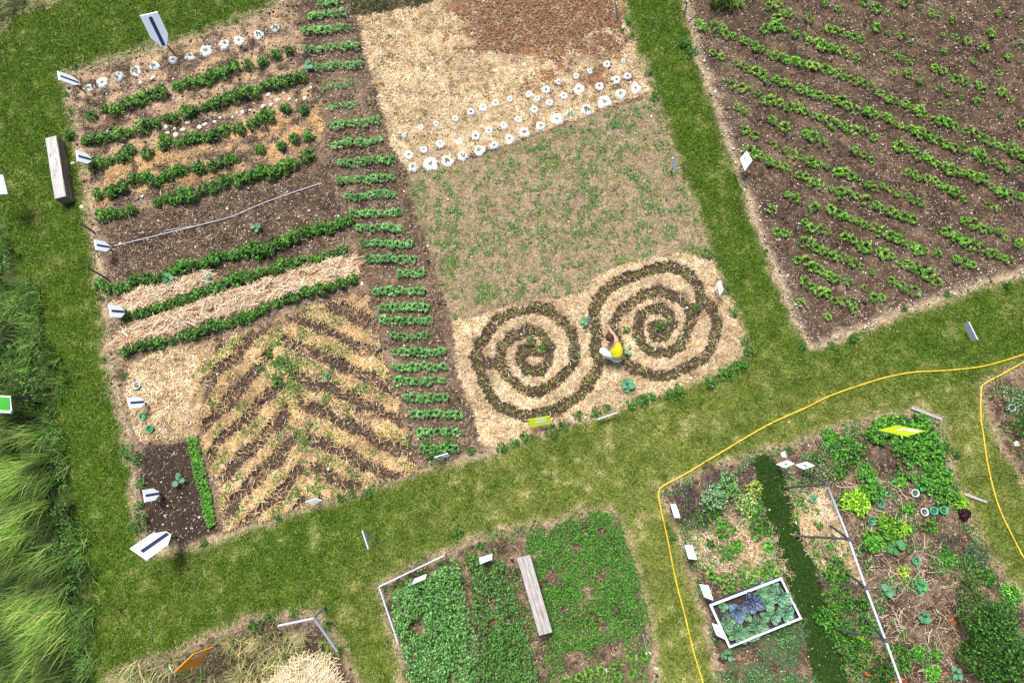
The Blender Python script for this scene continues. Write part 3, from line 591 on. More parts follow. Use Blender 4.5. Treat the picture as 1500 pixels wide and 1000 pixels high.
for px, py, s, lb in ((126,228,.055,'white stone just right of the second blue label board'),(131,236,.05,'smaller white stone touching the start of the third crop row'),(106,239,.05,'white stone lying by the squared timber'),(119,303,.06,'oval cream stone below the squared timber end'),(530,415,.05,'pale stone at the right end of the wide straw band'),(1149,666,.08,'pale round stone behind the twin white labels'),(1489,650,.075,'white stone at the right edge below the grey ring'),(950,957,.06,'white stone at the right rim of the clover bed'),(962,979,.05,'white stone at lower right of the clover bed'),(945,902,.06,'chalky stone near the clover bed corner'),(888,982,.05,'white stone at the foot of the clover bed'),(1094,160,.0,'')):
    if not s: continue
    x, y, _ = G(px, py); o = link('stone', random.choice(sm), M['rock']); o.scale = (s, s, s); o.location = (x, y, Z(x, y)+s*.2); tag(o, lb, 'stone')
# ------------------------------------------------------------------ signs
def bars(par, corners, rows, m, off=.004, name='print'):
    """flat marks on a board face; rows = (u0,u1,v0,v1) fractions"""
    a, b, c, e = [Vector(p) for p in corners]; n = (b-a).cross(e-a).normalized()
    bm = bmesh.new()
    for u0, u1, v0, v1 in rows:
        q = [a.lerp(b, u).lerp(e.lerp(c, u), v)+n*off for u, v in ((u0, v0), (u1, v0), (u1, v1), (u0, v1))]
        bm.faces.new([bm.verts.new(p) for p in q])
    o = bmobj(name, bm, m, par); o.location = -par.location; return o
def board4(name, cpx, hs, label, m='board', legs=1, marks=None, mk='print_', group=None, th=.018, backc='back'):
    """a tilted board on short legs; cpx corners as seen, hs their heights"""
    c = [Vector(G(px, py, h)) for (px, py), h in zip(cpx, hs)]
    n = (c[1]-c[0]).cross(c[3]-c[0])
    if n.z < 0: c = [c[0], c[3], c[2], c[1]]
    ctr = sum(c, Vector())/4; base = Vector((ctr.x, ctr.y, Z(ctr.x, ctr.y)))
    t = empty(name, base); tag(t, label, 'sign', group)
    bm = bmesh.new(); nn = slab(bm, c, th); o = bmobj('board', bm, M[m], t); o.location = -base
    bm = bmesh.new(); slab(bm, [ctr+(p-ctr)*.94-nn*(th+.001) for p in c], .012); o = bmobj('backing', bm, M[backc], t); o.location = -base
    e1 = (c[0]+c[3])/2; e2 = (c[1]+c[2])/2
    for i in range(legs):
        f = .5 if legs == 1 else (.2 if i == 0 else .8)
        p = e1.lerp(e2, f); bm = bmesh.new(); tube(bm, [(p.x, p.y, Z(p.x, p.y)-.05), (p.x, p.y, p.z-th-.014)], .016, 6); o = bmobj('post', bm, M['post'], t); o.location = -base
    if marks: bars(t, c, marks, M[mk])
    return t
def upright(name, t0, t1, hb, ht, label, group=None, lean=.55):
    """upright plant-label board: top edge t0-t1 seen at height ht, tapering to a narrow foot, dark stripe down its face"""
    a = Vector(G(*t0, ht)); b = Vector(G(*t1, ht)); mid = (a+b)/2; base = Vector((mid.x, mid.y, Z(mid.x, mid.y)))
    dd = (b-a).normalized(); wd = (b-a).length; nrm = dd.cross(Vector((0, 0, 1)))
    if nrm.dot(Vector((0, 0, H))-base) > 0: a, b = b, a; dd = -dd; nrm = -nrm
    t = empty(name, base); tag(t, label, 'sign', group); hh = ht-hb
    prof = [(-.5, 0), (.5, 0), (.5, -.68), (.16, -1), (-.16, -1), (-.5, -.68)]
    fr = [mid+dd*wd*u+Vector((0, 0, hh*v)) for u, v in prof]
    fr = [p-nrm*(mid.z-p.z)*lean for p in fr]
    bm = bmesh.new(); A = [bm.verts.new(p) for p in fr]; B = [bm.verts.new(p+nrm*.022) for p in fr]
    bm.faces.new(A); bm.faces.new(B[::-1])
    for i in range(6): bm.faces.new((A[i], B[i], B[(i+1) % 6], A[(i+1) % 6]))
    bmesh.ops.recalc_face_normals(bm, faces=bm.faces[:]); o = bmobj('board', bm, M['board'], t); o.location = -base
    bm = bmesh.new(); sp_ = [mid-nrm*.004+dd*wd*u+Vector((0, 0, hh*v)) for u, v in ((-.10, -.08), (.10, -.08), (.10, -.97), (-.10, -.97))]; sp_ = [p-nrm*(mid.z-p.z)*lean for p in sp_]
    A = [bm.verts.new(p) for p in sp_]; bm.faces.new(A); o = bmobj('stripe', bm, M['navy'], t); o.location = -base
    m_ = mid+nrm*.045; bm = bmesh.new(); m_ = mid+nrm*(.035-hh*.72*lean); tube(bm, [(m_.x, m_.y, base.z-.05), (m_.x, m_.y, ht-hh*.72+.02)], .018, 6); o = bmobj('post', bm, M['rpost'], t); o.location = -base
    return t
UG = 'blue-white boards with a dark stripe'
upright('label_board', (205,24), (231,18), .52, 1.12, 'large blue-white board with navy stripe at the top left bed corner', UG, .8)
upright('label_board', (85,104), (87,117), .34, .78, 'narrow edge-on board with navy stripe at left end of the white collars', UG)
upright('label_board', (112,220), (114,236), .22, .52, 'small striped board right of the squared timber', UG)
upright('label_board', (139,351), (141,366), .22, .52, 'striped board at the left end of the grey hose line', UG)
upright('label_board', (160,446), (163,464), .22, .52, 'striped board at the left end of the row above the wide straw band', UG)
upright('label_board', (187,582), (191,598), .22, .55, 'striped board beside the white ring in the mulched patch', UG)
upright('label_board', (210,717), (213,735), .22, .52, 'striped board at the left rim of the small dark seed bed', UG)
upright('label_board', (191,802), (216,819), .50, 1.25, 'large striped board at the bottom left corner of the beds', UG)
TX = [(.15,.85,.68,.80),(.15,.6,.50,.57),(.15,.8,.36,.42)]
TG = 'white plant labels'
def lb(c, h, label, **k): board4('plant_label', c, h, label, group=TG, **k)
lb([(982,738),(990,738),(997,758),(988,758)], (.45,.45,.38,.38), 'narrow white label by the bend of the yellow hose', marks=TX[:1])
lb([(1003,798),(1014,798),(1021,819),(1009,818)], (.5,.44,.44,.5), 'tilted white label halfway between the hose bend and the raised bed', marks=[(.3,.7,.6,.7)])
lb([(1025,855),(1038,857),(1045,879),(1032,874)], (.5,.44,.44,.5), 'white label at the upper left corner of the raised bed', marks=[(.2,.4,.2,.32),(.5,.8,.6,.66),(.5,.8,.75,.8)], mk='print_')
lb([(1043,912),(1056,916),(1064,937),(1050,930)], (.5,.44,.44,.5), 'white label at the lower left corner of the raised bed', marks=[(.2,.6,.15,.25),(.55,.75,.5,.6)], mk='print_')
lb([(1137,680),(1154,674),(1164,679),(1150,685)], (.42,.5,.5,.42), 'left one of the two joined white labels by the turf path', marks=[(.3,.7,.4,.6)], mk='dgreen')
lb([(1165,681),(1182,676),(1194,682),(1177,687)], (.42,.5,.5,.42), 'right one of the two joined white labels by the turf path', marks=[(.3,.7,.4,.6)], mk='dgreen')
lb([(1084,232),(1094,221),(1102,235),(1091,250)], (.42,.5,.5,.42), 'white label on the left rim of the large dark field', marks=[(.2,.35,.3,.6),(.55,.8,.6,.7)])
lb([(1051,415),(1055,410),(1060,424),(1055,432)], (.5,.42,.42,.5), 'steep white label at the right rim of the spiral bed', marks=[(.3,.7,.3,.5)])
lb([(702,817),(721,811),(721,819),(703,826)], (.42,.42,.36,.36), 'white label above the bed left of the slatted bench', legs=2)
lb([(607,848),(625,841),(623,848),(603,856)], (.46,.46,.40,.40), 'white label standing in the dense leafy bed', legs=2)
lb([(636,670),(656,664),(659,668),(641,673)], (.42,.42,.30,.30), 'white label with two legs at the foot of the central strip', legs=2, marks=[(.2,.6,.2,.5)])
lb([(447,735),(462,730),(472,733),(457,738)], (.40,.44,.36,.32), 'pale label at the bottom rim of the fishbone bed')
lb([(984,232),(988,231),(992,251),(988,252)], (.6,.6,.2,.2), 'slim white board edge-on at the right rim of the meadow bed')
board4('green_sign', [(-26,578),(15,580),(18,605),(-26,603)], (1.0,1.0,.85,.85), 'green sign with a white border at the left picture edge', 'board', legs=0)
c = [Vector(G(px, py, h)) for (px, py), h in zip([(-26,580),(13.5,581.5),(16,603.5),(-26,601.5)], (1.0,1.0,.85,.85))]
gs_ = [o for o in COL.objects if o.name.startswith('green_sign')][0]
if (c[1]-c[0]).cross(c[3]-c[0]).z < 0: c = [c[0], c[3], c[2], c[1]]
bars(gs_, c, [(0, 1, 0, 1)], M['green'], .006, 'green_panel'); bars(gs_, c, [(.0,.9,.15,.2),(.0,.9,.3,.34),(.0,.8,.45,.49),(.0,.85,.6,.64)], M['lime'], .010)
for (ax, ay), (bx, by) in (((16,581),(52,584)), ((17,603),(32,604))):
    bm = bmesh.new(); p = Vector(G(ax, ay, .93)); q = Vector(G(bx, by, .0)); tube(bm, [q-Vector((0,0,.03)), p], .028, 6); o = bmobj('post', bm, M['dpost'], gs_); o.location = -gs_.location
board4('notice_sign', [(-30,255),(4,256),(11,284),(-30,286)], (1.1,1.1,.9,.9), 'white sign with a green square cut by the left picture edge', 'board', legs=1, marks=[(.6,.82,.2,.72)], mk='green')
board4('orange_sign', [(255,985),(283,958),(313,947),(287,975)], (1.15,1.15,.75,.75), 'orange sign with white text in the bottom left corner bed', 'orange', legs=0, marks=[(.15,.62,.68,.77),(.15,.70,.81,.90)], mk='whitep')
os_ = [o for o in COL.objects if o.name.startswith('orange_sign')][0]
for a_, b_ in (((287,958,1.0),(322,943,0)), ((300,955,.85),(325,940,0))):
    bm = bmesh.new(); tube(bm, [Vector(G(*a_))-Vector((0,0,.03)), Vector(G(*b_))-Vector((0,0,.03))], .022, 6); o = bmobj('post', bm, M['dpost'], os_); o.location = -os_.location
board4('lime_sign', [(1287,630),(1315,623),(1356,631),(1328,639)], (1.0,1.1,1.1,1.0), 'lime yellow sign with white text above the strawberry bed', 'lime', legs=1, marks=[(.30,.42,.45,.85),(.48,.9,.62,.92)], mk='whitep')
board4('lime_sign', [(774,614),(806,609),(807,620),(776,626)], (.42,.42,.28,.28), 'small lime sign with two white squares below the left spiral', 'lime', legs=2, marks=[(.12,.27,.3,.8),(.42,.58,.3,.8)], mk='whitep')
def edge_sign(a, b, hb, ht, base, label):
    """a small board standing square to us, its top edge towards the sky, on one post"""
    p = Vector(G(*a, ht)); q = Vector(G(*b, ht)); g = Vector(G(*base)); t = empty('edge_board', g); tag(t, label, 'sign')
    bm = bmesh.new(); dn = Vector((0, 0, ht-hb)); slab(bm, [p, q, q-dn, p-dn], .025); o = bmobj('board', bm, M['pipe'], t); o.location = -g
    m_ = (p+q)/2; bm = bmesh.new(); tube(bm, [g-Vector((0,0,.05)), (m_.x, m_.y, ht-.03)], .016, 6); o = bmobj('post', bm, M['post'], t); o.location = -g
edge_sign((531,776), (540,803), .55, .75, (551,782), 'grey board seen from its edge on the lawn above the leafy bed')
edge_sign((1420,471), (1433,497), .5, .7, (1417,487), 'grey board seen from its edge on the lawn under the right field')
edge_sign((875,613), (904,603), .18, .26, (888,607), 'slim pale board seen edge-on below the right spiral')
def stake(name, top, h, label, m='dpost', r=.022, base=None):
    p = Vector(G(*top, h)); g = Vector((p.x, p.y, Z(p.x, p.y)-.05)) if base is None else Vector(G(*base))-Vector((0, 0, .03))
    bm = bmesh.new(); tube(bm, [g, g.lerp(p, .5)+Vector((.004, .003, 0)), p], [r, r*.95, r*.85], 7); tag(bmobj(name, bm, M[m]), label, 'stake')
stake('stake', (117,327), .55, 'dark stake left of the fifth crop row', base=(137,340)); stake('stake', (128,392), .75, 'dark stake below the hose line board', base=(158,409))
stake('stake', (137,318), .25, 'short dark stick between timber and hose line', base=(147,328), r=.015)
stake('stake', (900,-3), .6, 'pale stake at the top right corner of the straw bed', 'wood', base=(905,27)); stake('stake', (1007,2), .5, 'grey stake at the top left corner of the dark field', 'post', base=(1002,24))
stake('stake', (942,929), .4, 'thin pale stake at the right rim of the clover bed', 'pipe', .012, base=(947,952)); stake('stake', (586,402), .2, 'short stick by the right end of the straw band', 'wood', .015, base=(590,408)) if False else None
# ------------------------------------------------------------------ timber and bench
def quadbox(bm, top4, h, z0, z1, shrink=0):
    """box whose top face is the outline seen at height h"""
    c = [Vector(G(px, py, h)) for px, py in top4]; ctr = sum(c, Vector())/4
    a = [bm.verts.new((p.x, p.y, z1)) for p in c]; b = [bm.verts.new((p.x, p.y, z0)) for p in c]
    fs = [bm.faces.new(a), bm.faces.new(b[::-1])]+[bm.faces.new((a[i], b[i], b[(i+1) % 4], a[(i+1) % 4])) for i in range(4)]
    bmesh.ops.recalc_face_normals(bm, faces=fs); return fs
def timber():
    h = .34; pts = [(66,203),(82,197),(96,288),(80,292)]; c = [Vector(G(px, py, h)) for px, py in pts]; g = sum(c, Vector())/4; g.z = Z(g.x, g.y)
    t = empty('timber_bench', g); tag(t, 'heavy squared grey timber beam lying on the lawn at left', 'bench')
    ax = ((c[3]+c[2])-(c[0]+c[1])); rz = math.atan2(ax.y, ax.x)-math.pi/2; L = ax.length/2; W = ((c[1]-c[0]).length+(c[2]-c[3]).length)/2
    bm = bmesh.new(); boxm(bm, (0, 0, .16), (W, L, .335)); bmesh.ops.subdivide_edges(bm, edges=bm.edges[:], cuts=5, use_grid_fill=True)
    for v in bm.verts:
        f = .010 if v.co.z > .02 else 0
        v.co += Vector((random.uniform(-f, f)*.8, random.uniform(-f, f)*.5, random.uniform(-f, f)*.6))
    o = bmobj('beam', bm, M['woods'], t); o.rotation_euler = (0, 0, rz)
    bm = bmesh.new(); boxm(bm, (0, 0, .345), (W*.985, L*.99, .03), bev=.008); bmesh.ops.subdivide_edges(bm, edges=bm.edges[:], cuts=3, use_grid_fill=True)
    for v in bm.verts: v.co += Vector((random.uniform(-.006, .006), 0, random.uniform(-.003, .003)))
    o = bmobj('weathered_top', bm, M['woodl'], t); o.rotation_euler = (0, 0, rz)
    for x_, y_ in ((.05, .22), (-.03, -.2), (.04, -.35)):
        bm = bmesh.new(); tube(bm, [(x_, y_, .34), (x_, y_, .364)], .013, 7); o = bmobj('knot', bm, M['dpost'], t); o.rotation_euler = (0, 0, rz)
timber()
def bench():
    h = .42; pts = [(758,817),(776,812),(809,926),(790,931)]; c = [Vector(G(px, py, h)) for px, py in pts]; g = sum(c, Vector())/4; g.z = Z(g.x, g.y)
    t = empty('plank_bench', g); tag(t, 'grey plank bench between the leafy bed and the clover bed', 'bench')
    ax = ((c[3]+c[2])-(c[0]+c[1])); rz = math.atan2(ax.y, ax.x)-math.pi/2; L = ax.length/2; W = .295
    for i, (wd, off) in enumerate(((.097, -.0995), (.094, 0.0), (.097, .0995))):
        bm = bmesh.new(); boxm(bm, (off, random.uniform(-.012, .012), .40), (wd, L, .045), bev=.006); bmesh.ops.subdivide_edges(bm, edges=bm.edges[:], cuts=2, use_grid_fill=True)
        for v in bm.verts: v.co.z += random.uniform(-.002, .002)
        o = bmobj('plank', bm, M['wood'], t); o.rotation_euler = (0, 0, rz)
    for s in (-1, 1):
        bm = bmesh.new(); boxm(bm, (0, s*L*.36, .185), (W*.85, .09, .37), bev=.005); o = bmobj('leg', bm, M['woods'], t); o.rotation_euler = (0, 0, rz)
bench()
for a, b, w_, lbl in (((1334,597),(1379,614),.07,'grey weathered board lying above the strawberry bed'), ((1411,723),(1444,735),.06,'grey board lying by the dark red lettuce')):
    p = Vector(G(*a)); q = Vector(G(*b)); bm = bmesh.new(); boxm(bm, (0, 0, .03), ((q-p).length, w_, .045), bev=.005); o = bmobj('board', bm, M['wood']); o.location = (p+q)/2; o.location.z = Z(o.location.x, o.location.y)+.005; o.rotation_euler[2] = math.atan2((q-p).y, (q-p).x); tag(o, lbl, 'board')
# ------------------------------------------------------------------ hoses
def smoothpl(pl, k=6):
    out = []
    for i in range(len(pl)-1):
        p0 = pl[max(i-1, 0)]; p1 = pl[i]; p2 = pl[i+1]; p3 = pl[min(i+2, len(pl)-1)]
        for j in range(k):
            t = j/k; out.append(tuple(.5*((2*p1[d_])+(-p0[d_]+p2[d_])*t+(2*p0[d_]-5*p1[d_]+4*p2[d_]-p3[d_])*t*t+(-p0[d_]+3*p1[d_]-3*p2[d_]+p3[d_])*t**3) for d_ in (0, 1)))
    out.append(pl[-1]); return out
def hose(name, pl, r, z, m, label, cat='hose'):
    pts = []
    for px, py in smoothpl(pl):
        x, y, _ = G(px, py); pts.append((x, y, Z(x, y)+z))
    zs = [p[2] for p in pts]; pts = [(p[0], p[1], max(zs[max(0, i-2):i+3])) for i, p in enumerate(pts)]
    bm = bmesh.new(); tube(bm, pts, r, 8); tag(bmobj(name, bm, M[m], smooth=True), label, cat)
hose('garden_hose', [(1560,500),(1500,519),(1465,530),(1430,538),(1380,543),(1340,545),(1300,552),(1260,564),(1215,580),(1180,597),(1125,622),(1060,660),(1000,696),(972,711),(965,722),(968,745),(978,790),(990,850),(1003,900),(1015,950),(1030,1000),(1044,1050)], .018, .020, 'hose', 'long yellow hose crossing the lawn and bending down at the garden corner')
hose('garden_hose', [(1560,497),(1500,530),(1470,547),(1444,561),(1437,572),(1436,610),(1440,640),(1446,680),(1460,735),(1480,780),(1500,818),(1525,860)], .018, .020, 'hose', 'yellow hose around the bed at the right picture edge')
hose('drip_hose', [(163,361),(220,347),(295,329),(340,317),(380,300),(420,285),(472,268)], .014, .02, 'rope', 'thin grey hose lying across the bare soil between crop rows')
hose('drip_hose', [(240,338),(270,333),(294,330)], .010, .02, 'rope', 'short bluish hose piece beside the long grey hose')
stake('stake', (159,355), .12, 'short peg at the left end of the grey hose', base=(167,362), r=.014)
# ------------------------------------------------------------------ frames
def trellis():
    nodes = [(1211,709),(1243,789),(1268,860),(1297,937)]; feet = [((1150,714),(1187,693)),((1165,785),(1217,769)),((1197,851),(1240,838)),((1222,920),(1268,905))]
    hh = 1.46; N = [Vector(G(*p, hh)) for p in nodes]; N.append(Vector(G(1322,1006,hh))); N.append(Vector(G(1345,1070,hh)))
    g = Vector((N[1].x, N[1].y, 0)); t = empty('trellis_frame', g); tag(t, 'long A-frame trellis with pale ridge pipe and dark legs in right garden', 'trellis')
    bm = bmesh.new(); tube(bm, N, .026, 8); o = bmobj('ridge_pipe', bm, M['pipe'], t, True); o.location = -g
    for n_, (a, b) in zip(N, feet):
        for q in (a, b):
            f = Vector(G(*q)); f.z = -.05; bm = bmesh.new(); dd = (n_-f).normalized(); tube(bm, [f, n_+dd*.06], .026, 7); o = bmobj('leg', bm, M['dpost'], t); o.location = -g
        bm = bmesh.new(); boxm(bm, n_-Vector((0, 0, .0)), (.085, .085, .07)); o = bmobj('joint', bm, M['dpost'], t); o.location = -g
trellis()
def corner_frame(name, top, h, base, ends, label, r=.02, m='pipe'):
    g = Vector(G(*base)); t = empty(name, g); tag(t, label, 'frame'); p = Vector(G(*top, h))
    bm = bmesh.new(); tube(bm, [g-Vector((0,0,.05)), p+Vector((0,0,.03))], r*1.2, 7); o = bmobj('post', bm, M['post'], t); o.location = -g
    for ex, ey, eh in ends:
        q = Vector(G(ex, ey, eh)); bm = bmesh.new(); tube(bm, [p, q], r, 7); o = bmobj('rail', bm, M[m], t); o.location = -g
        if eh > .1:
            bm = bmesh.new(); tube(bm, [(q.x, q.y, -.05), (q.x, q.y, eh+.02)], r*.9, 7); o = bmobj('post', bm, M['post'], t); o.location = -g
corner_frame('corner_frame', (460,905), 1.0, (475,888), [(408,916,.3), (493,952,.3)], 'grey corner post with two long braces in the bottom left straw bed', .026)
corner_frame('pipe_frame', (555,859), .34, (559,856), [(651,813,.3), (583,942,.3)], 'low pale pipe frame around the corner of the dense leafy bed', .018)
# ------------------------------------------------------------------ raised bed
def raised():
    h = .26; pts = [(1041,886),(1144,847),(1173,905),(1069,947)]; c = [Vector(G(px, py, h)) for px, py in pts]; g = sum(c, Vector())/4; g.z = 0
    t = empty('raised_bed', g); tag(t, 'raised bed with a bluish white frame, planted with cabbages', 'raised bed')
    for i in range(4):
        a, b = c[i], c[(i+1) % 4]; dd = (b-a).normalized(); L = (b-a).length; m_ = (a+b)/2-g; rz = math.atan2(dd.y, dd.x); inn = (-(m_)).normalized()
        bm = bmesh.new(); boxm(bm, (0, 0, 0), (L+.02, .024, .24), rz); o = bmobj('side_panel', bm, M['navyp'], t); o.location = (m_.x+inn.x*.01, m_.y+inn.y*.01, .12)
        bm = bmesh.new(); boxm(bm, (0, 0, 0), (L+(.05 if i % 2 == 0 else -.05), (.052 if i in (0, 3) else .042), .03), rz, bev=.004); o = bmobj('rim_plank', bm, M['frame'], t); o.location = (m_.x, m_.y, .257)
    bm = bmesh.new(); ctr = sum(c, Vector())/4; vs_ = [bm.verts.new(((p.x-ctr.x)*.97, (p.y-ctr.y)*.97, .13)) for p in c]; f = bm.faces.new(vs_); bmesh.ops.subdivide_edges(bm, edges=bm.edges[:], cuts=14, use_grid_fill=True)
    for v in bm.verts: v.co.z += random.uniform(-.012, .015)
    bmobj('bed_soil', bm, M['bedsoil'], t)
    return c
raised()
def leaf_mesh(L, W, cup, col1, col2, wav=.06, nseg=7):
    """one big veined leaf: curves up from the stem then folds out, wavy rim"""
    V = []; C = []
    for i in range(nseg+1):
        u = i/nseg; wd = W*math.sin(math.pi*min(1, (u*.86+.09)))**.7/2
        for j in range(7):
            v = (j-3)/3; x_ = L*u; y_ = wd*v; z_ = cup*L*(math.sin(u*1.9)*.7)+cup*W*.5*v*v*(1-.3*u)+(random.uniform(-wav, wav)*W if abs(j-3) == 3 or i == nseg else 0)
            V.append((x_, y_, z_)); k = .0 if j == 3 or abs(j-3) == 3 else 1; c_ = [col2[q]*(1-k)+col1[q]*k for q in range(3)]; f = random.uniform(.85, 1.15); C.append([q*f for q in c_])
    Fc = [(i*7+j, (i+1)*7+j, (i+1)*7+j+1, i*7+j+1) for i in range(nseg) for j in range(6)]
    return npmesh('leaf', np.array(V), np.array(Fc), np.clip(np.array(C), .004, .9), True)
def rosette(name, px, py, zb, n, L, W, cup, c1, c2, label, cat, heart=None, grp=None, spread=1.0, up0=.75, stalk=0):
    L *= 1.5; W *= 1.5; cup *= .6
    if cat == 'lettuce': L *= 1.3; W *= 1.35
    if cat == 'cabbage' and c1[2] < .2: L *= 1.12; W *= 1.12
    x, y, _ = G(px, py, zb+.05); t = empty(name, (x, y, zb), random.uniform(0, 6)); tag(t, label, cat, grp)
    ms = [leaf_mesh(L, W, cup, [q*f_ for q in c1], c2) for f_ in (1.25, 1.0, .8, 1.1, .7)]
    for i in range(n):
        f = i/max(1, n-1); o = link('leaf', ms[i % 3 if i < n*.55 else 3+i % 2], M['leaf'], t); k = 1-.55*f
        o.scale = (k, k, k); o.rotation_euler = (0, -(.12+f*up0)*spread, i*2.4+random.uniform(-.2, .2)); o.location = (.0, 0, .015+.02*f*n*.15+stalk*(1-f)*.3)
    if heart:
        bm = bmesh.new(); bmesh.ops.create_icosphere(bm, subdivisions=2, radius=heart)
        for v in bm.verts: v.co = Vector((v.co.x, v.co.y, v.co.z*.9+heart*.9))*random.uniform(.96, 1.04)
        me = bpy.data.meshes.new('heart'); bm.to_mesh(me); bm.free(); a = me.color_attributes.new('Col', 'FLOAT_COLOR', 'POINT')
        for q in a.data: q.color = (*[z_*random.uniform(.8, 1.2) for z_ in c1], 1)
        link('heart', me, M['leaf'], t)
    return t
BLU = (.07,.19,.24); BLV = (.28,.26,.40); CG = (.08,.25,.14); CGV = (.34,.50,.34); SG = (.07,.28,.09)
rosette('red_cabbage', 1080, 896, .13, 13, .17, .15, .55, BLU, BLV, 'blue-purple cabbage, the lower left of the two in the raised bed', 'cabbage', .055, 'blue-purple cabbages')
rosette('red_cabbage', 1101, 881, .13, 14, .18, .15, .55, (.05,.10,.17), BLV, 'blue-purple cabbage, the upper right of the two in the raised bed', 'cabbage', .06, 'blue-purple cabbages')
rosette('cabbage', 1143, 873, .13, 11, .18, .13, .55, CG, CGV, 'green cabbage nearest the upper right corner of the raised bed', 'cabbage', .03, 'green cabbages in the raised bed')
rosette('cabbage', 1152, 898, .13, 9, .15, .13, .6, CG, CGV, 'green cabbage at the right end of the raised bed', 'cabbage', .03, 'green cabbages in the raised bed')
rosette('cabbage', 1135, 900, .13, 10, .13, .11, .6, CG, CGV, 'green cabbage just left of the right end one in the raised bed', 'cabbage', .03, 'green cabbages in the raised bed')
rosette('lettuce', 1114, 869, .13, 12, .12, .08, .35, SG, CGV, 'loose green lettuce above centre in the raised bed', 'lettuce', None, 'leafy plants in the raised bed')
rosette('lettuce', 1122, 885, .13, 13, .13, .08, .35, SG, CGV, 'loose green lettuce right of the blue cabbages', 'lettuce', None, 'leafy plants in the raised bed')
rosette('lettuce', 1080, 926, .13, 18, .15, .085, .3, (.05,.20,.07), CGV, 'broad green leafy rosette at the lower left of the raised bed', 'lettuce', None, 'leafy plants in the raised bed')
rosette('lettuce', 1110, 915, .13, 16, .14, .08, .3, (.05,.20,.07), CGV, 'green leafy rosette in the lower middle of the raised bed', 'lettuce', None, 'leafy plants in the raised bed')
rosette('lettuce', 1094, 930, .13, 12, .11, .07, .3, (.06,.24,.08), CGV, 'green leafy rosette closest to the bottom rim of the raised bed', 'lettuce', None, 'leafy plants in the raised bed')
rosette('lettuce', 1128, 868, .13, 10, .10, .07, .3, (.05,.20,.09), CGV, 'leafy rosette between lettuces and the top right cabbage', 'lettuce', None, 'leafy plants in the raised bed')
rosette('lettuce', 1066, 913, .13, 10, .10, .07, .3, (.05,.18,.08), CGV, 'small dark leafy rosette by the left rim of the raised bed', 'lettuce', None, 'leafy plants in the raised bed')
for i_, (px_, py_) in enumerate([(1058,888),(1071,908),(1095,903),(1122,902),(1108,930),(1120,860),(1150,884),(1086,930),(1134,860)]):
    rosette('lettuce', px_, py_, .13, 9, .075, .055, .3, (.06,.24,.08), CGV, 'small leafy filler plant in the raised bed, %s from its left end' % ordn(sorted([1058,1071,1095,1122,1108,1120,1150,1086,1134]).index(px_)+1), 'lettuce', None, 'small leafy plants filling the raised bed')
rosette('kohlrabi', 1060, 899, .13, 9, .11, .08, .4, (.05,.16,.09), (.16,.10,.16), 'small purple veined plant at the left end of the raised bed', 'kohlrabi')
SQ = (.08,.26,.13); SQV = (.16,.36,.2)
def squash(px, py, n, L, label, col=SQ, grp='broad leaved squash plants'):
    x, y, _ = G(px, py); z = Z(x, y); t = empty('squash_plant', (x, y, z), random.uniform(0, 6)); tag(t, label, 'squash plant', grp)
    ms = [leaf_mesh(L, L*1.05, .12, col, SQV) for _ in range(2)]
    for i in range(n):
        a = i*2.4+random.uniform(-.4, .4); r = L*random.uniform(.15, .75); hz_ = random.uniform(.06, .16); o = link('leaf', ms[i % 2], M['leaf'], t); o.location = (r*math.cos(a)*.6, r*math.sin(a)*.6, hz_); o.rotation_euler = (random.gauss(0, .15), random.gauss(0, .15), a); s = random.uniform(.7, 1.1); o.scale = (s, s, s)
        bm = bmesh.new(); tube(bm, [(0, 0, 0), (o.location.x, o.location.y, hz_)], .006, 5); bmobj('stalk', bm, M['sprout'], t)
M['sprout'] = mat('green_stalk', (.10,.22,.05), rough=.6)
squash(918,563,8,.15,'largest broad leaved squash plant, below the right spiral'); squash(857,470,5,.11,'squash plant between the two spirals'); squash(921,513,3,.11,'squash plant just right of the crouching person')
squash(305,412,4,.12,'squash plant on the straw patch, right of the other'); squash(252,410,5,.12,'squash plant between crop row and straw patch'); squash(266,703,4,.13,'lone squash plant in the dark seed bed'); squash(376,336,4,.12,'lone squash plant on the bare soil above the sixth crop row')
squash(452,97,6,.13,'squash plant at the left end of the fourth bean row'); squash(1297,863,6,.12,'squash plant right of the trellis on the brown mulch'); squash(1400,985,7,.12,'squash plant below the big dark shrub'); squash(1352,903,6,.12,'squash plant growing over a green ring'); squash(1128,852,4,.09,'small squash plant above the raised bed edge', (.08,.32,.05))
squash(481,552,3,.1,'small squash plant on the right fishbone strips'); squash(1063,958,5,.1,'squash plant under the raised bed corner',(.07,.25,.10)); squash(1470,955,8,.15,'big bright squash plant at the lower right picture edge',(.08,.30,.05)); squash(1310,800,7,.15,'round leaved squash plant beside the green plants at the trellis',(.06,.27,.04)); squash(1346,855,6,.13,'squash plant growing through the lower green ring',(.07,.30,.06))
# lettuces and bushes of the lower right garden
def gb(px, py, R, Hh, n, L, W, pal, name, label, cat, grp=None):
    me = bush_mesh('foliage', R, Hh, n, L, W, pal); x, y, _ = G(px, py); o = link(name, me, M['leaf']); o.location = (x, y, Z(x, y)-.01); tag(o, label, cat, grp); return o
YG = [(.18,.42,.02),(.28,.55,.03),(.12,.30,.02),(.36,.58,.05)]; MG = [(.07,.27,.02),(.11,.37,.03),(.04,.15,.015),(.16,.45,.05)]
SV = [(.17,.38,.16),(.27,.50,.24),(.08,.22,.08),(.38,.58,.32)]; PU = [(.11,.035,.085),(.16,.06,.13),(.05,.03,.05),(.09,.10,.04)]; YL = [(.55,.58,.06),(.38,.50,.08),(.66,.62,.16),(.18,.32,.06)]
gb(1241,660,.34,.30,520,.06,.04,DK+MG,'herb_bush','round dark green bush left of the strawberry bed','bush')
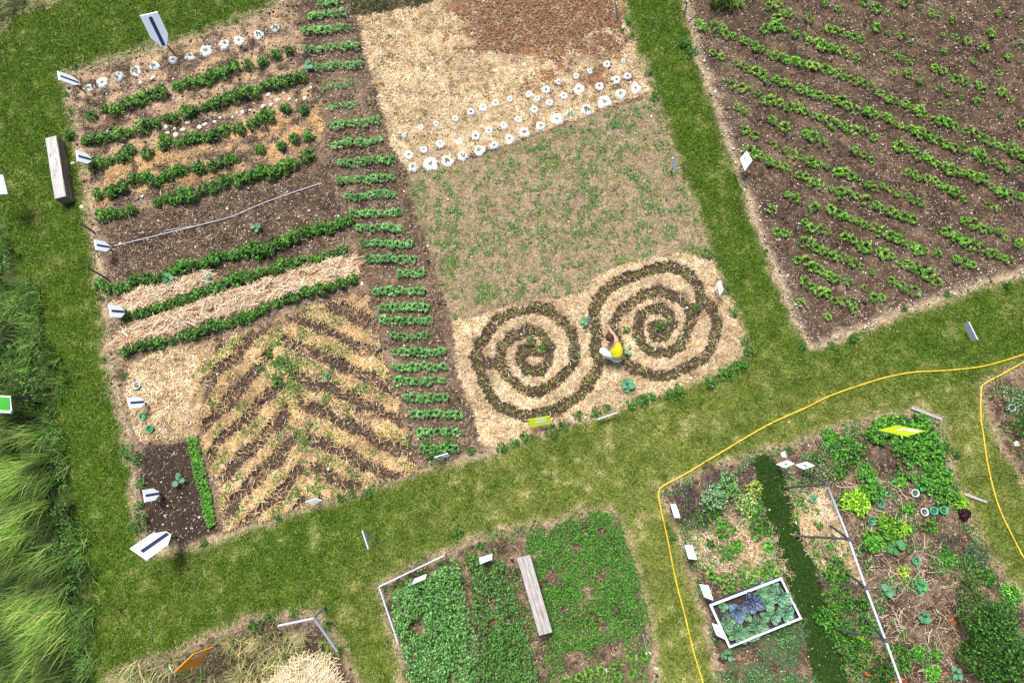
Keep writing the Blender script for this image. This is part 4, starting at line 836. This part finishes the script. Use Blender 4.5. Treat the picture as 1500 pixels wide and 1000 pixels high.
gb(1253,734,.30,.30,360,.10,.05,YG,'celery_plant','yellow-green leafy plant right of the trellis ridge','vegetable plant')
gb(1272,716,.30,.32,380,.075,.045,MG,'vegetable_plant','bright green plant just left of the two stacked green rings','vegetable plant')
gb(1300,773,.30,.30,420,.08,.05,MG+YG,'vegetable_plant','large green plant below the third green ring','vegetable plant')
gb(1275,793,.24,.25,260,.09,.05,MG,'vegetable_plant','green plant right beside the middle trellis joint','vegetable plant')
gb(1405,735,.16,.2,170,.07,.05,YG,'lettuce','yellow-green lettuce above the dark red one','lettuce')
gb(1411,752,.13,.2,200,.07,.05,[(.03,.008,.012),(.05,.012,.015),(.02,.008,.01)],'dark_red_lettuce','almost black red lettuce by the fallen board','lettuce')
gb(1322,836,.15,.15,110,.06,.035,YL+YG,'marigold_plant','yellow speckled plant below the lone teal ring','flower')
gb(1362,770,.17,.2,150,.06,.03,MG,'vegetable_plant','feathery green plant below the grey ring trio','vegetable plant')
gb(1042,728,.30,.45,420,.05,.028,SV,'sage_bush','silvery green bush inside the purple foliage','bush')
gb(1062,712,.30,.45,420,.06,.03,MG+SV,'herb_bush','green bush above the silvery one','bush')
gb(1088,738,.28,.42,380,.05,.03,SV+YL,'variegated_bush','pale bush variegated green and cream by the turf path','bush')
gb(1100,716,.20,.42,230,.05,.03,YL,'variegated_bush','yellow leaved bush edging the turf path','bush')
gb(1004,733,.36,.30,600,.045,.022,PU,'purple_basil','large purple foliage mass by the hose bend','bush'); gb(1045,700,.34,.30,480,.045,.022,PU,'purple_basil','purple foliage mass at the top of the corner bed','bush'); gb(1015,757,.32,.22,420,.045,.022,PU+DK,'purple_basil','low purple and green foliage right of the narrow white label','bush')
gb(1090,699,.22,.28,260,.045,.022,PU,'purple_basil','purple foliage tuft beside the turf path','bush')
gb(1112,773,.25,.2,300,.10,.022,MG+DK,'leek_clump','dark green clump of narrow leaves left of the turf path','vegetable plant'); gb(1060,775,.22,.2,240,.06,.03,MG+DK,'herb_bush','green tuft above the straw in the corner bed','bush'); gb(1065,812,.22,.16,200,.07,.025,MG,'vegetable_plant','green tuft in the middle of the corner bed','vegetable plant')
gb(1430,905,.62,.8,2300,.06,.038,DK+[(.04,.11,.02)],'shrub','upper half of the big dark shrub group at right, olive at its top','shrub'); gb(1446,950,.66,.75,2500,.07,.045,DK+[(.06,.16,.02)],'shrub','lower and larger dark shrub at the right edge','shrub')
gb(1415,835,.34,.22,420,.06,.02,DK+MG,'vegetable_plant','feathery green plant above the big dark shrub','vegetable plant'); gb(1385,792,.28,.22,240,.07,.012,[(.06,.12,.07),(.10,.15,.09)],'onion_clump','bluish thin leaved clump below the dark red lettuce','vegetable plant'); gb(1430,812,.30,.2,320,.07,.012,[(.03,.10,.06),(.06,.14,.09)],'onion_clump','dark bluish thin leaved row right of the other clump','vegetable plant')
gb(1222,835,.30,.3,360,.07,.035,DK+MG,'vegetable_plant','dark green plant under the second trellis legs','vegetable plant'); gb(1225,872,.34,.32,420,.09,.02,MG+DK,'vegetable_plant','tangled green plants between trellis and turf path','vegetable plant'); gb(1262,880,.15,.25,160,.06,.04,DK,'vegetable_plant','dark plant touching the trellis ridge pipe','vegetable plant')
gb(1250,955,.42,.3,620,.08,.028,DK+MG,'vegetable_plant','wide green planting left of the lowest ridge pipe','vegetable plant'); gb(1315,960,.32,.3,420,.07,.035,DK+MG,'vegetable_plant','dark green plant right of the lowest ridge pipe','vegetable plant'); gb(1270,915,.22,.3,240,.07,.035,DK+MG,'vegetable_plant','dark green plant between the last two trellis joints','vegetable plant')
gb(1262,962,.18,.3,60,.22,.014,[(.42,.45,.14),(.30,.38,.10)],'leek_clump','pale yellow narrow leaved clump left of the lowest ridge pipe','vegetable plant')
gb(1484,585,.34,.3,480,.05,.028,DK+SV,'herb_bush','dark flowering bush above the lone grey ring','bush'); gb(1497,625,.28,.3,300,.06,.035,DK,'herb_bush','dark bush at the right edge below the grey ring','bush')
gb(1370,958,.16,.14,90,.07,.035,MG,'vegetable_plant','small green plant among the dry stalks','vegetable plant'); gb(1323,927,.10,.1,60,.05,.03,MG,'vegetable_plant','small green plant above the third trellis joint on the mulch','vegetable plant')
EX = [(1212,905,.30,'MG'),(1236,925,.25,'DK'),(1262,935,.18,'YG'),(1222,852,.14,'YG'),(1330,745,.14,'MG'),(1318,705,.16,'MG'),(1268,690,.20,'MG'),(1230,690,.16,'DK'),(1385,815,.22,'MG'),(1445,845,.20,'DK'),(1345,955,.16,'MG'),(1290,985,.28,'DK'),(1365,985,.18,'MG'),(1480,870,.20,'MG'),(1325,775,.16,'YG'),(1225,665,.16,'MG'),(1100,745,.20,'MG'),(1045,745,.22,'DK'),(1030,760,.18,'DK'),(1080,800,.14,'MG'),(1125,800,.14,'MG'),(1040,795,.12,'DK'),(1305,620,.2,'MG'),(1350,650,.22,'DK'),(1215,640,.2,'MG')]
for i, (px, py, R_, pl_) in enumerate(sorted(EX)):
    gb(px, py, R_, R_*.8, int(3200*R_*R_)+90, .07, .038, dict(MG=MG, DK=DK, YG=YG)[pl_], 'garden_plant', '%s green garden plant, %s from left of the loose clumps in the right garden' % (dict(MG='mid', DK='dark', YG='yellowish')[pl_], ordn(i+1)), 'vegetable plant', 'loose plant clumps in the lower right garden')
for i, (px, py) in enumerate([(1180,745),(1165,755),(1195,748),(1200,770),(1172,735),(1198,765),(1215,800),(1195,812),(1205,790)]):
    place(random.choice(field), 'lettuce', px, py, .62, 'small yellow-green lettuce, %s in the straw beside the turf path' % ordn(i+1), 'lettuce', 'small lettuces in the straw left of the trellis')
for i, (px, py) in enumerate([(1085,838),(1075,850),(1100,845),(1062,845),(1112,835),(1090,858),(1050,850),(1120,845),(1040,838),(1070,862),(1095,828),(1125,830),(1135,838),(1060,862)]):
    place(random.choice(field), 'lettuce', px, py, random.uniform(.7, .95), 'green salad plant, %s of those just above the raised bed' % ordn(i+1), 'lettuce', 'salad plants above the raised bed')
for i, (px, py) in enumerate([(1387,892+14),(1470,905),(1303,998),(1318,993),(1266,985)]):
    gb(px, py, .04, .35, 14, .05, .04, [(.75,.12,.02),(.85,.22,.03)], 'poppy_flower', ('orange flower at the top left of the dark shrub','orange flower at the right of the dark shrub','red flower at the bottom beside the ridge pipe','orange flower just right of the red one','orange flower left of the ridge pipe at the bottom')[i], 'flower')
# slug rings
def ring_mesh():
    bm = bmesh.new(); n = 28; prof = [(.062,0),(.062,.07),(.066,.085),(.086,.095),(.094,.088),(.090,.080),(.072,.070),(.068,0)]; rings = []
    for r, z in prof: rings.append([bm.verts.new((r*math.cos(2*math.pi*k/n), r*math.sin(2*math.pi*k/n), z)) for k in range(n)])
    for a, b in zip(rings, rings[1:]+rings[:1]):
        for k in range(n): bm.faces.new((a[k], a[(k+1) % n], b[(k+1) % n], b[k]))
    bmesh.ops.recalc_face_normals(bm, faces=bm.faces[:]); me = bpy.data.meshes.new('slug_ring'); bm.to_mesh(me); bm.free()
    for p in me.polygons: p.use_smooth = True
    return me
RM = ring_mesh(); RMW = RM.copy()
for px, py, k, lbl in ((202,565,'w','white ring above the striped board in the mulched patch'),(210,610,'g','green ring right under the striped board'),(221,628,'g','green ring lowest in the mulched patch'),
 (1190,731,'g','lone green ring in the straw left of the trellis'),(1291,723,'g','upper of the two stacked green rings'),(1289,738,'g','lower of the two stacked green rings'),(1276,763,'g','green ring with crossed sticks by the ridge pipe'),
 (1336,645,'g','green ring under the lime sign'),(1334,676,'g','green ring sunk in the strawberry leaves'),(1389,691,'g','green ring at the right rim of the strawberry bed'),(1348,714,'g','green ring touching a grey ring from above'),
 (1367,748,'g','dull green ring, middle of the row of three'),(1382,747,'g','green ring, right of the row of three'),(1340,722,'w','grey ring touching a green ring'),(1354,750,'w','grey ring, left of the row of three'),(1481,597,'w','grey ring at the right picture edge'),
 (1341,821,'g','lone green ring on the brown mulch'),(1348,862,'g','green ring half hidden by a squash plant'),(1354,906,'g','green ring lowest on the brown mulch')):
    x, y, _ = G(px, py); o = link('slug_ring', RM if k == 'g' else RMW, M['ringg'] if k == 'g' else M['ringw']); o.location = (x, y, Z(x, y)-.02); o.rotation_euler = (random.gauss(0, .06), random.gauss(0, .06), 0); tag(o, lbl, 'ring', 'slug rings around single plants')
    if px not in (1336,1334): place(random.choice(field), 'young_plant', px, py, .34, 'small plant inside '+lbl, 'seedling', None)
# ------------------------------------------------------------------ masses of crop nobody could count
A1 = [(572,866),(600,850),(640,832),(668,812),(684,870),(700,930),(704,1060),(620,1060),(600,980),(582,920)]
x, y = scatter(A1, 1500, 4); leafmass('leafy_crop', x, y, .48, .055, .030, [(.10,.30,.05),(.15,.40,.11),(.04,.14,.02),(.26,.48,.17),(.08,.25,.04)], 'dense bluish green crop inside the low pipe frame', 'crop', 4.5, .30)
A2 = [(682,812),(735,818),(752,870),(775,940),(800,1060),(705,1060),(700,930)]
x, y = scatter(A2, 1400, 5); leafmass('leafy_crop', x, y, .26, .05, .032, DK+[(.07,.20,.03),(.12,.24,.10)], 'dark green crop between the leafy bed and the bench', 'crop', 4, .30)
A3 = [(770,785),(830,758),(880,742),(908,758),(935,840),(950,905),(930,930),(860,945),(812,960),(800,905),(782,850),(770,815)]
x, y = scatter(A3, 2000, 6); leafmass('clover', x, y, .09, .036, .028, [(.06,.23,.02),(.10,.33,.03),(.035,.14,.015),(.15,.40,.04)], 'low green clover covering the bed right of the bench', 'clover', 3, .37)
A4 = [(800,960),(880,940),(950,935),(960,1060),(800,1060)]
x, y = scatter(A4, 1200, 6); leafmass('low_weeds', x, y, .07, .04, .02, MG+DK, 'low weeds at the foot of the clover bed', 'weeds', 2.4, .50)
for i, (px, py) in enumerate([(830,995),(848,990),(862,985),(880,980),(897,975),(912,968),(928,962),(944,958),(905,990),(925,985),(890,998)]):
    place(random.choice(field), 'lettuce', px, py, .85, 'bright salad plant, %s from left in the row below the clover bed' % ordn(i+1), 'lettuce', 'salad row below the clover bed')
A5 = [(1262,640),(1280,612),(1300,606),(1352,606),(1368,640),(1392,700),(1405,728),(1372,738),(1330,705),(1300,660)]
x, y = scatter(A5, 1500, 4); leafmass('strawberry_patch', x, y, .22, .065, .048, DK+MG+[(.10,.27,.03)], 'dense dark green strawberry leaves under the lime sign', 'strawberries', 4, .33)
x, y = scatter(TURFSTRIP, 4500, 2); n = len(x)
tag(blades('path_turf', x, y, rng.uniform(.04, .09, n), .011, rng.uniform(.2, 1.2, n), pick([(.035,.09,.015),(.05,.125,.02),(.025,.065,.012)], n), M['grass']), 'dense dark grass of the narrow turf path', 'grass', kind='stuff')
A6 = [(1070,950),(1180,905),(1220,1060),(1060,1060)]
x, y = scatter(A6, 2600, 8); leafmass('low_weeds', x, y, .06, .034, .016, [(.04,.13,.04),(.06,.17,.05),(.12,.18,.09)], 'fine green weeds under the raised bed', 'weeds', 2, .36)
A7 = [(1360,790),(1450,780),(1480,860),(1400,880),(1340,850)]
x, y = scatter(GARD, 1300, 8); k = look(greg, x, y) != 11; x, y = x[k], y[k]; leafmass('garden_weeds', x, y, .08, .04, .02, MG+DK+SV, 'scattered weeds across the lower right garden', 'weeds', 2.0, .53)
x, y = scatter(GARDM, 1100, 10); leafmass('garden_weeds', x, y, .06, .04, .018, MG+DK, 'weeds and grass filling the rims of the lower middle garden', 'weeds', 2.2, .50)
x, y = scatter(PLOT, 500, 14); k = sdf(PLOT, *P(x, y)) < 10; x, y = x[k], y[k]; leafmass('garden_weeds', x, y, .05, .04, .016, MG+DK, 'small weeds along the rims of the upper beds', 'weeds', 1.6, .55)
x, y = scatter(STRAWTOP, 230, 4); leafmass('straw_weeds', x, y, .05, .035, .02, DK+[(.03,.05,.02)], 'tiny dark seedlings poking through the top straw', 'weeds', 5, .50)
x, y = scatter(GARDR, 260, 8); leafmass('garden_weeds', x, y, .10, .04, .022, MG+DK, 'scattered weeds in the right edge garden', 'weeds', 2.2, .50)
x, y = scatter(HERR, 1300, 8); hx, hy = P(x, y); k = (herr_soil(hx, hy) < .5) & (fbm(x*1.5, y*1.5, 72) > .45); x, y = x[k], y[k]; leafmass('weeds', x, y, .06, .05, .018, [(.09,.24,.03),(.14,.30,.04),(.05,.15,.02)], 'fine bright weeds along the fishbone straw strips', 'weeds', 3, .40)
SPT = [(395,480),(412,478),(425,530),(440,575),(448,620),(470,680),(478,735),(450,735),(438,670),(420,610),(402,550)]
x, y = scatter(SPT, 1000, 12); leafmass('weeds', x, y, .10, .06, .02, [(.07,.22,.03),(.12,.30,.04),(.04,.13,.02)], 'bright weeds along the spine of the fishbone bed', 'weeds', 2.5, .50)
SB = [(276,640),(290,640),(302,690),(318,765),(306,775),(292,720),(280,680)]
x, y = scatter(SB, 2200, 2); leafmass('cress_row', x, y, .12, .045, .028, MG, 'narrow bright green row beside the dark seed bed', 'crop', 3, .15)
x, y = scatter(MEADOW, 800, 4); leafmass('meadow_weeds', x, y, .06, .045, .026, [(.05,.16,.05),(.08,.22,.04),(.12,.26,.05)], 'small green weeds dotted over the dry meadow bed', 'weeds', 6.5, .56)
TG_ = [(508,-60),(655,-60),(640,2),(520,24),(512,10)]
x, y = scatter(TG_, 2600, 3); n = len(x)
tag(blades('cover_grass', x, y, rng.uniform(.06, .14, n), .010, rng.uniform(.1, .9, n), pick([(.05,.12,.02),(.09,.18,.04),(.13,.19,.06)], n), M['grass']), 'upright thin green grass above the straw bed', 'grass', kind='stuff')
# ------------------------------------------------------------------ tall wild grass
def wild(poly, dens, hi, label, az0, pal, amp=10, L0=.45, W=.011, spread=.5, bend=(1.0, 1.9)):
    x, y = scatter(poly, dens, amp); n = len(x); a = az0+(fbm(x*.8, y*.8, 70)-.5)*1.6+rng.normal(0, spread, n); L = rng.uniform(L0, hi, n)*(.55+.9*fbm(x*1.2, y*1.2, 71))
    tint = (.25+1.5*ss(.3,.7,fbm(x*2.4+y*1.2, y*2.4-x*1.2, 73)))[:, None]; k_ = fbm(x*1.9, y*1.9, 74) > .43; x, y, a, L, tint = x[k_], y[k_], a[k_], L[k_], tint[k_]; n = len(x)
    tag(ribbons('tall_grass', x, y, L, rng.uniform(W*.6, W*1.4, n), a, rng.uniform(*bend, n), pick(pal, n, .25)*tint, M['grass']), label, 'tall grass', kind='stuff')
wild([(-60,520),(10,530),(60,600),(82,680),(105,800),(112,900),(120,1060),(-60,1060)], 900, .95, 'tall windswept green grass at the lower left', math.radians(215), [(.075,.18,.014),(.14,.26,.025),(.030,.08,.010),(.22,.33,.06),(.10,.22,.025),(.30,.32,.11)], W=.013, spread=.45)
wild([(-60,330),(10,330),(55,440),(85,540),(110,660),(125,800),(150,1060),(90,1060),(70,760),(40,600),(-60,540)], 900, .5, 'lower rank green growth along the lane', math.radians(200), [(.045,.13,.015),(.09,.20,.03),(.022,.06,.010),(.16,.20,.06)], L0=.15, W=.013, spread=1.2, amp=26)
x, y = scatter([(-60,310),(0,330),(40,430),(70,540),(98,660),(115,800),(140,1060),(40,1060),(-60,700)], 420, 12); leafmass('wild_herbs', x, y, .32, .07, .035, [(.03,.10,.012),(.06,.16,.02),(.10,.22,.03),(.02,.055,.01)], 'broad leaved herbs growing in the tall grass at left', 'weeds', 1.6, .47)
wild([(-60,-60),(95,-60),(78,2),(30,14),(0,30),(-60,40)], 700, .5, 'bleached tall grass in the top left corner', math.radians(250), [(.36,.33,.18),(.22,.26,.08),(.10,.17,.04)], L0=.2)
wild([(1035,-60),(1130,-60),(1110,2),(1062,12),(1040,12)], 1100, .42, 'bright arching grass at the top rim of the dark field', math.radians(260), [(.12,.26,.03),(.18,.32,.06),(.08,.18,.02)], L0=.2, W=.018)
# bottom left: straw heap, grass bunches
GLL = [(300,965),(400,935),(470,918),(500,960),(520,1060),(330,1060)]
x, y = scatter([(395,1000),(440,960),(480,960),(505,1060),(360,1060)], 1100, 8); n = len(x)
tag(blades('straw_heap', x, y, rng.uniform(.2, .6, n), rng.uniform(.008, .014, n), rng.normal(0, .12, n), pick([(.70,.58,.36),(.58,.45,.26),(.78,.68,.48)], n), M['straw'], rng.uniform(.03, .2, n), rng.normal(1.0, .9, n), True), 'heap of long loose straw in the bottom left bed', 'straw', kind='stuff')
wild([(175,975),(240,955),(300,950),(340,1000),(330,1060),(160,1060)], 420, .6, 'mixed dry and green grass around the orange sign', math.radians(250), [(.42,.36,.18),(.20,.26,.07),(.08,.16,.03),(.5,.42,.24)], L0=.2, spread=1.5)
wild([(310,930),(400,915),(450,940),(420,1060),(330,1060)], 380, .55, 'dry and green grass right of the orange sign', math.radians(270), [(.48,.38,.2),(.34,.34,.12),(.10,.18,.04)], L0=.2, spread=1.6)
wild([(470,920),(500,940),(520,1060),(470,1060)], 500, .4, 'green grass right of the straw heap', math.radians(280), [(.08,.18,.02),(.16,.24,.05)], L0=.15, spread=1.6)
def bunch(px, py, n, L, label, pal, az=None, spread=3):
    x0, y0, _ = G(px, py); a = rng.uniform(0, 6.283, n) if az is None else rng.normal(az, spread, n); x = x0+rng.normal(0, .04, n); y = y0+rng.normal(0, .04, n)
    tag(ribbons('grass_bunch', x, y, rng.uniform(L*.5, L, n), .009, a, rng.uniform(.6, 1.9, n), pick(pal, n), M['straw']), label, 'grass bunch', 'bleached grass bunches in the bottom left bed')
ST_ = [(.60,.50,.30),(.48,.40,.20),(.30,.32,.12)]
bunch(333,935,90,.5,'bleached grass bunch right of the orange sign',ST_); bunch(215,965,10,.45,'thin grass bunch above left of the orange sign',ST_); bunch(440,930,260,.42,'thick golden grass bunch under the corner post',ST_); bunch(185,990,160,.55,'bleached grass bunch at the bottom left edge',ST_, math.radians(230), .6); bunch(380,940,70,.5,'bleached grass swathe left of the corner post',ST_,math.radians(215),.25); bunch(350,990,90,.5,'green-yellow bunch at the bottom edge',[(.30,.34,.10),(.45,.42,.2)])
# dry stalks in the lower right garden
for poly, cnt, lo, hi, lb_ in (([(1235,700),(1330,700),(1345,790),(1275,800),(1245,770)], 90, .1, .45, 'pale woody stalks around the green rings'), ([(1250,800),(1380,790),(1420,900),(1400,1000),(1320,1000),(1280,900)], 230, .08, .34, 'dry chopped stalks on the brown mulch right of the trellis')):
    x, y = scatter(poly, 80); k = rng.permutation(len(x))[:cnt]; x, y = x[k], y[k]; n = len(x)
    tag(blades('dry_stalks', x, y, rng.uniform(lo, hi, n), rng.uniform(.005, .011, n), rng.normal(0, .08, n), pick([(.60,.48,.36),(.42,.31,.22),(.68,.58,.44)], n), M['straw'], .05, None, True), lb_, 'stalks', kind='stuff')
# ------------------------------------------------------------------ single weeds along the rims
WE = [(110,97,.9,''),(96,138,.9,''),(105,163,.9,''),(104,197,1,''),(292,40,1,''),(345,30,.8,''),(205,55,.8,''),(185,660,1.6,''),(200,672,1.5,''),(207,765,1.9,''),(206,708,1.2,''),(182,550,1,''),(152,528,.8,''),
 (147,436,.8,''),(148,414,.8,''),(204,740,1.1,''),(299,795,.9,''),(408,757,.8,''),(438,720,.8,''),(500,728,1,''),(515,722,1,''),(538,722,1.2,''),(690,660,1,''),(735,655,1.3,''),(753,648,1.2,''),(770,641,1.4,''),(808,632,1.5,''),(825,624,1.3,''),
 (846,608,1.1,''),(872,604,1.2,''),(888,598,1,''),(925,592,1.4,''),(940,586,1.5,''),(952,582,1.2,''),(980,578,1.2,''),(993,572,1.5,''),(1040,560,1.5,''),(1060,548,1.6,''),(1072,540,1.5,''),(1086,536,1.4,''),(1095,515,1.2,''),(1090,500,1.1,''),(1075,458,1.2,''),
 (1037,372,1.3,''),(1062,425,1.2,''),(920,32,1.1,''),(925,52,.9,''),(912,45,.8,''),(1003,65,1.6,''),(1010,80,1.2,''),(950,108,1,''),(958,143,1.2,''),(1175,508,.9,''),(1250,495,1.3,''),(1218,505,.9,''),(1325,452,.9,''),(1387,432,1.1,''),(1475,418,1.2,''),
 (1016,75,1,''),(880,762,1,''),(670,778,1.3,''),(705,800,1,''),(375,918,1.6,''),(395,905,1.1,''),(430,895,1,''),(270,985,1.2,''),(295,990,1.1,''),(480,915,1.1,''),(985,785,1.1,''),(1155,660,1.1,''),(1195,668,1.1,''),(1385,655,1.3,''),(1400,665,1,''),
 (640,660,1.5,''),(625,650,1.2,''),(655,648,1.3,''),(628,668,.9,''),(845,520,.8,''),(778,500,1.1,''),(795,508,1,''),(968,478,1.3,''),(917,484,1,''),(1020,452,1,''),(858,480,.9,''),(395,518,1.2,''),(410,530,1.3,''),(385,540,1.1,''),(405,560,1.3,'')]
def near(px, py):
    refs = [((150,120),'left end of the white collars'),((300,40),'top left lawn corner'),((200,700),'small dark seed bed'),((160,430),'left ends of the crop rows'),((470,730),'bottom rim of the fishbone bed'),((740,650),'lower left rim of the spiral bed'),((870,605),'bottom rim of the spiral bed'),((1050,550),'lower right rim of the spiral bed'),((1060,430),'right rim of the spiral bed'),((940,100),'right rim of the straw bed'),((1005,70),'top left rim of the dark field'),((1300,460),'bottom rim of the dark field'),((690,790),'top of the lower middle garden'),((400,920),'bottom left garden'),((1180,665),'top of the lower right garden'),((1390,660),'right rim of the strawberry bed'),((640,655),'foot of the central strip'),((800,500),'left spiral'),((960,480),'right spiral'),((400,530),'fishbone spine'),((985,785),'hose bend')]
    return min(refs, key=lambda r: (r[0][0]-px)**2+(r[0][1]-py)**2)[1]
cnt = {}
for px, py, s, _ in sorted(WE):
    r = near(px, py); cnt[r] = cnt.get(r, 0)+1
    place(random.choice(weedm), 'weed', px, py, s, 'weed tuft at the %s, %s from left' % (r, ordn(cnt[r])), 'weed', 'weed tufts along the bed rims')
# ------------------------------------------------------------------ the person
def skinmesh(name, verts, edges, radii, m, parent, root=0, sub=2):
    me = bpy.data.meshes.new(name); me.from_pydata([tuple(v) for v in verts], edges, []); o = link(name, me, M[m], parent)
    sl = me.skin_vertices[0] if me.skin_vertices else None
    mod = o.modifiers.new('skin', 'SKIN'); mod.use_smooth_shade = True
    for i, r in enumerate(radii):
        me.skin_vertices[0].data[i].radius = (r, r) if not isinstance(r, tuple) else r
        me.skin_vertices[0].data[i].use_root = (i == root)
    s = o.modifiers.new('subdivision', 'SUBSURF'); s.levels = sub; s.render_levels = sub
    return o
def person():
    hipx, hipy, _ = G(903, 523, .36); g = Vector((hipx, hipy, Z(hipx, hipy)))
    t = empty('person', g); tag(t, 'person in a yellow top and pale trousers crouching between the two spirals', 'person')
    def W(px, py, h): return Vector(G(px, py, h))-g
    pel = W(903,522,.36); wst = W(904,514,.47); chest = W(902,504,.60); neck = W(898.5,498,.69); head = W(894,494.5,.76); crown = W(892.5,493,.83)
    shA = W(903,498,.66); elA = W(897,488,.48); haA = W(891.5,479,.25)      # reaching forward and up the picture
    shB = W(894,503,.64); elB = W(890,509,.46); haB = W(893,518,.40)        # hanging arm resting on the thigh
    hA = W(903,523,.33); knA = W(884,517,.46); anA = W(898,527,.08); toA = W(888,524,.04)
    hB = W(899,520,.34); knB = W(880,513,.44); anB = W(894,520,.08); toB = W(884,516,.04)
    v = [pel, wst, chest, neck, head, crown, shA, elA, haA, shB, elB, haB, hA, knA, anA, toA, hB, knB, anB, toB]
    e = [(0,1),(1,2),(2,3),(3,4),(4,5),(2,6),(6,7),(7,8),(2,9),(9,10),(10,11),(0,12),(12,13),(13,14),(14,15),(0,16),(16,17),(17,18),(18,19)]
    r = [.13,.12,.13,.055,.095,.075,.055,.040,.024,.055,.040,.024,.085,.062,.038,.03,.085,.062,.038,.03]
    skinmesh('body', v, e, r, 'skin', t)
    skinmesh('yellow_top', [pel.lerp(wst,-.35)+Vector((0,0,.03)), wst, chest, chest.lerp(neck, .55), chest.lerp(shA, .8), chest.lerp(shB, .8)], [(0,1),(1,2),(2,3),(2,4),(2,5)], [.165,.165,.160,.085,.078,.078], 'shirt', t)
    for h_, k_, a_, o_ in ((hA, knA, anA, .045), (hB, knB, anB, -.02)):
        b0 = pel+Vector((o_*.6-.05, .02, -.06)); bk = (b0-k_).normalized()
        skinmesh('trouser_leg', [b0+bk*.055, b0, b0.lerp(k_, .35), b0.lerp(k_, .7), k_, k_.lerp(a_, .35), k_.lerp(a_, .7)], [(q, q+1) for q in range(6)], [.085, .115, .112, .098, .082, .07, .062], 'jeans', t, 1)
    up = (crown-neck).normalized(); side = (shA-shB); side = (side-up*side.dot(up)).normalized(); fw = up.cross(side).normalized()
    dirp = (W(885,488,.55)-head).normalized()
    if fw.dot(dirp) < 0: fw = -fw
    hc = (head+crown)/2
    bm = bmesh.new(); bmesh.ops.create_icosphere(bm, subdivisions=3, radius=1)
    for q in bm.verts: q.co = hc+side*q.co.x*.095+fw*(q.co.y*.105-.022)+up*(q.co.z*.105+.025)*random.uniform(.985, 1.015)
    bmobj('hair', bm, M['hair'], t, True)
    bm = bmesh.new(); bmesh.ops.create_icosphere(bm, subdivisions=2, radius=.038)
    for q in bm.verts: q.co += hc-fw*.115+up*.03
    bmobj('hair_bun', bm, M['hair'], t, True)
    for s in (-1, 1):
        bm = bmesh.new(); bmesh.ops.create_icosphere(bm, subdivisions=1, radius=.011)
        for q in bm.verts: q.co += hc+fw*.092+side*s*.032-up*.01
        bmobj('eye', bm, M['eye'], t, True)
        bm = bmesh.new(); bmesh.ops.create_icosphere(bm, subdivisions=1, radius=.02)
        for q in bm.verts: q.co += hc+side*s*.096-up*.01
        bmobj('ear', bm, M['skin'], t, True)
    bm = bmesh.new(); tube(bm, [hc+fw*.085+up*.0, hc+fw*.118-up*.03], [.009, .015], 6); bmobj('nose', bm, M['skin'], t, True)
    bm = bmesh.new(); tube(bm, [hc+fw*.093-up*.058-side*.022, hc+fw*.097-up*.06, hc+fw*.093-up*.058+side*.022], [.004,.007,.004], 6); bmobj('mouth', bm, M['lip'], t, True)
    for ha, el in ((haA, elA), (haB, elB)):
        dd = (ha-el).normalized(); sd_ = dd.cross(Vector((0,0,1))).normalized(); dn = Vector((0,0,-1))
        vs_ = [ha-dd*.01, ha+dd*.045]; ed = [(0,1)]; rd = [.022,.028]
        for k, (o_, l_) in enumerate(((-1.5,.055),(-.5,.066),(.5,.062),(1.5,.05))):
            b = len(vs_); vs_ += [ha+dd*.055+sd_*o_*.016, ha+dd*(.055+l_*.5)+sd_*o_*.018+dn*.006, ha+dd*(.055+l_*.85)+sd_*o_*.019+dn*.026]; ed += [(1,b),(b,b+1),(b+1,b+2)]; rd += [.0085,.008,.0065]
        b = len(vs_); vs_ += [ha+dd*.02+sd_*.03, ha+dd*.045+sd_*.048+dn*.008]; ed += [(0,b),(b,b+1)]; rd += [.010,.008]
        skinmesh('hand', vs_, ed, rd, 'skin', t, 0, 1)
    for an, to in ((anA, toA), (anB, toB)):
        bm = bmesh.new(); tube(bm, [an-(to-an)*.35+Vector((0,0,-.03)), an+Vector((0,0,-.025)), an.lerp(to,.6)+Vector((0,0,-.012)), to+(to-an)*.1], [.03,.045,.045,.028], 8); bmobj('shoe', bm, M['shoe'], t, True)
person()
print('objects', len(bpy.data.objects))
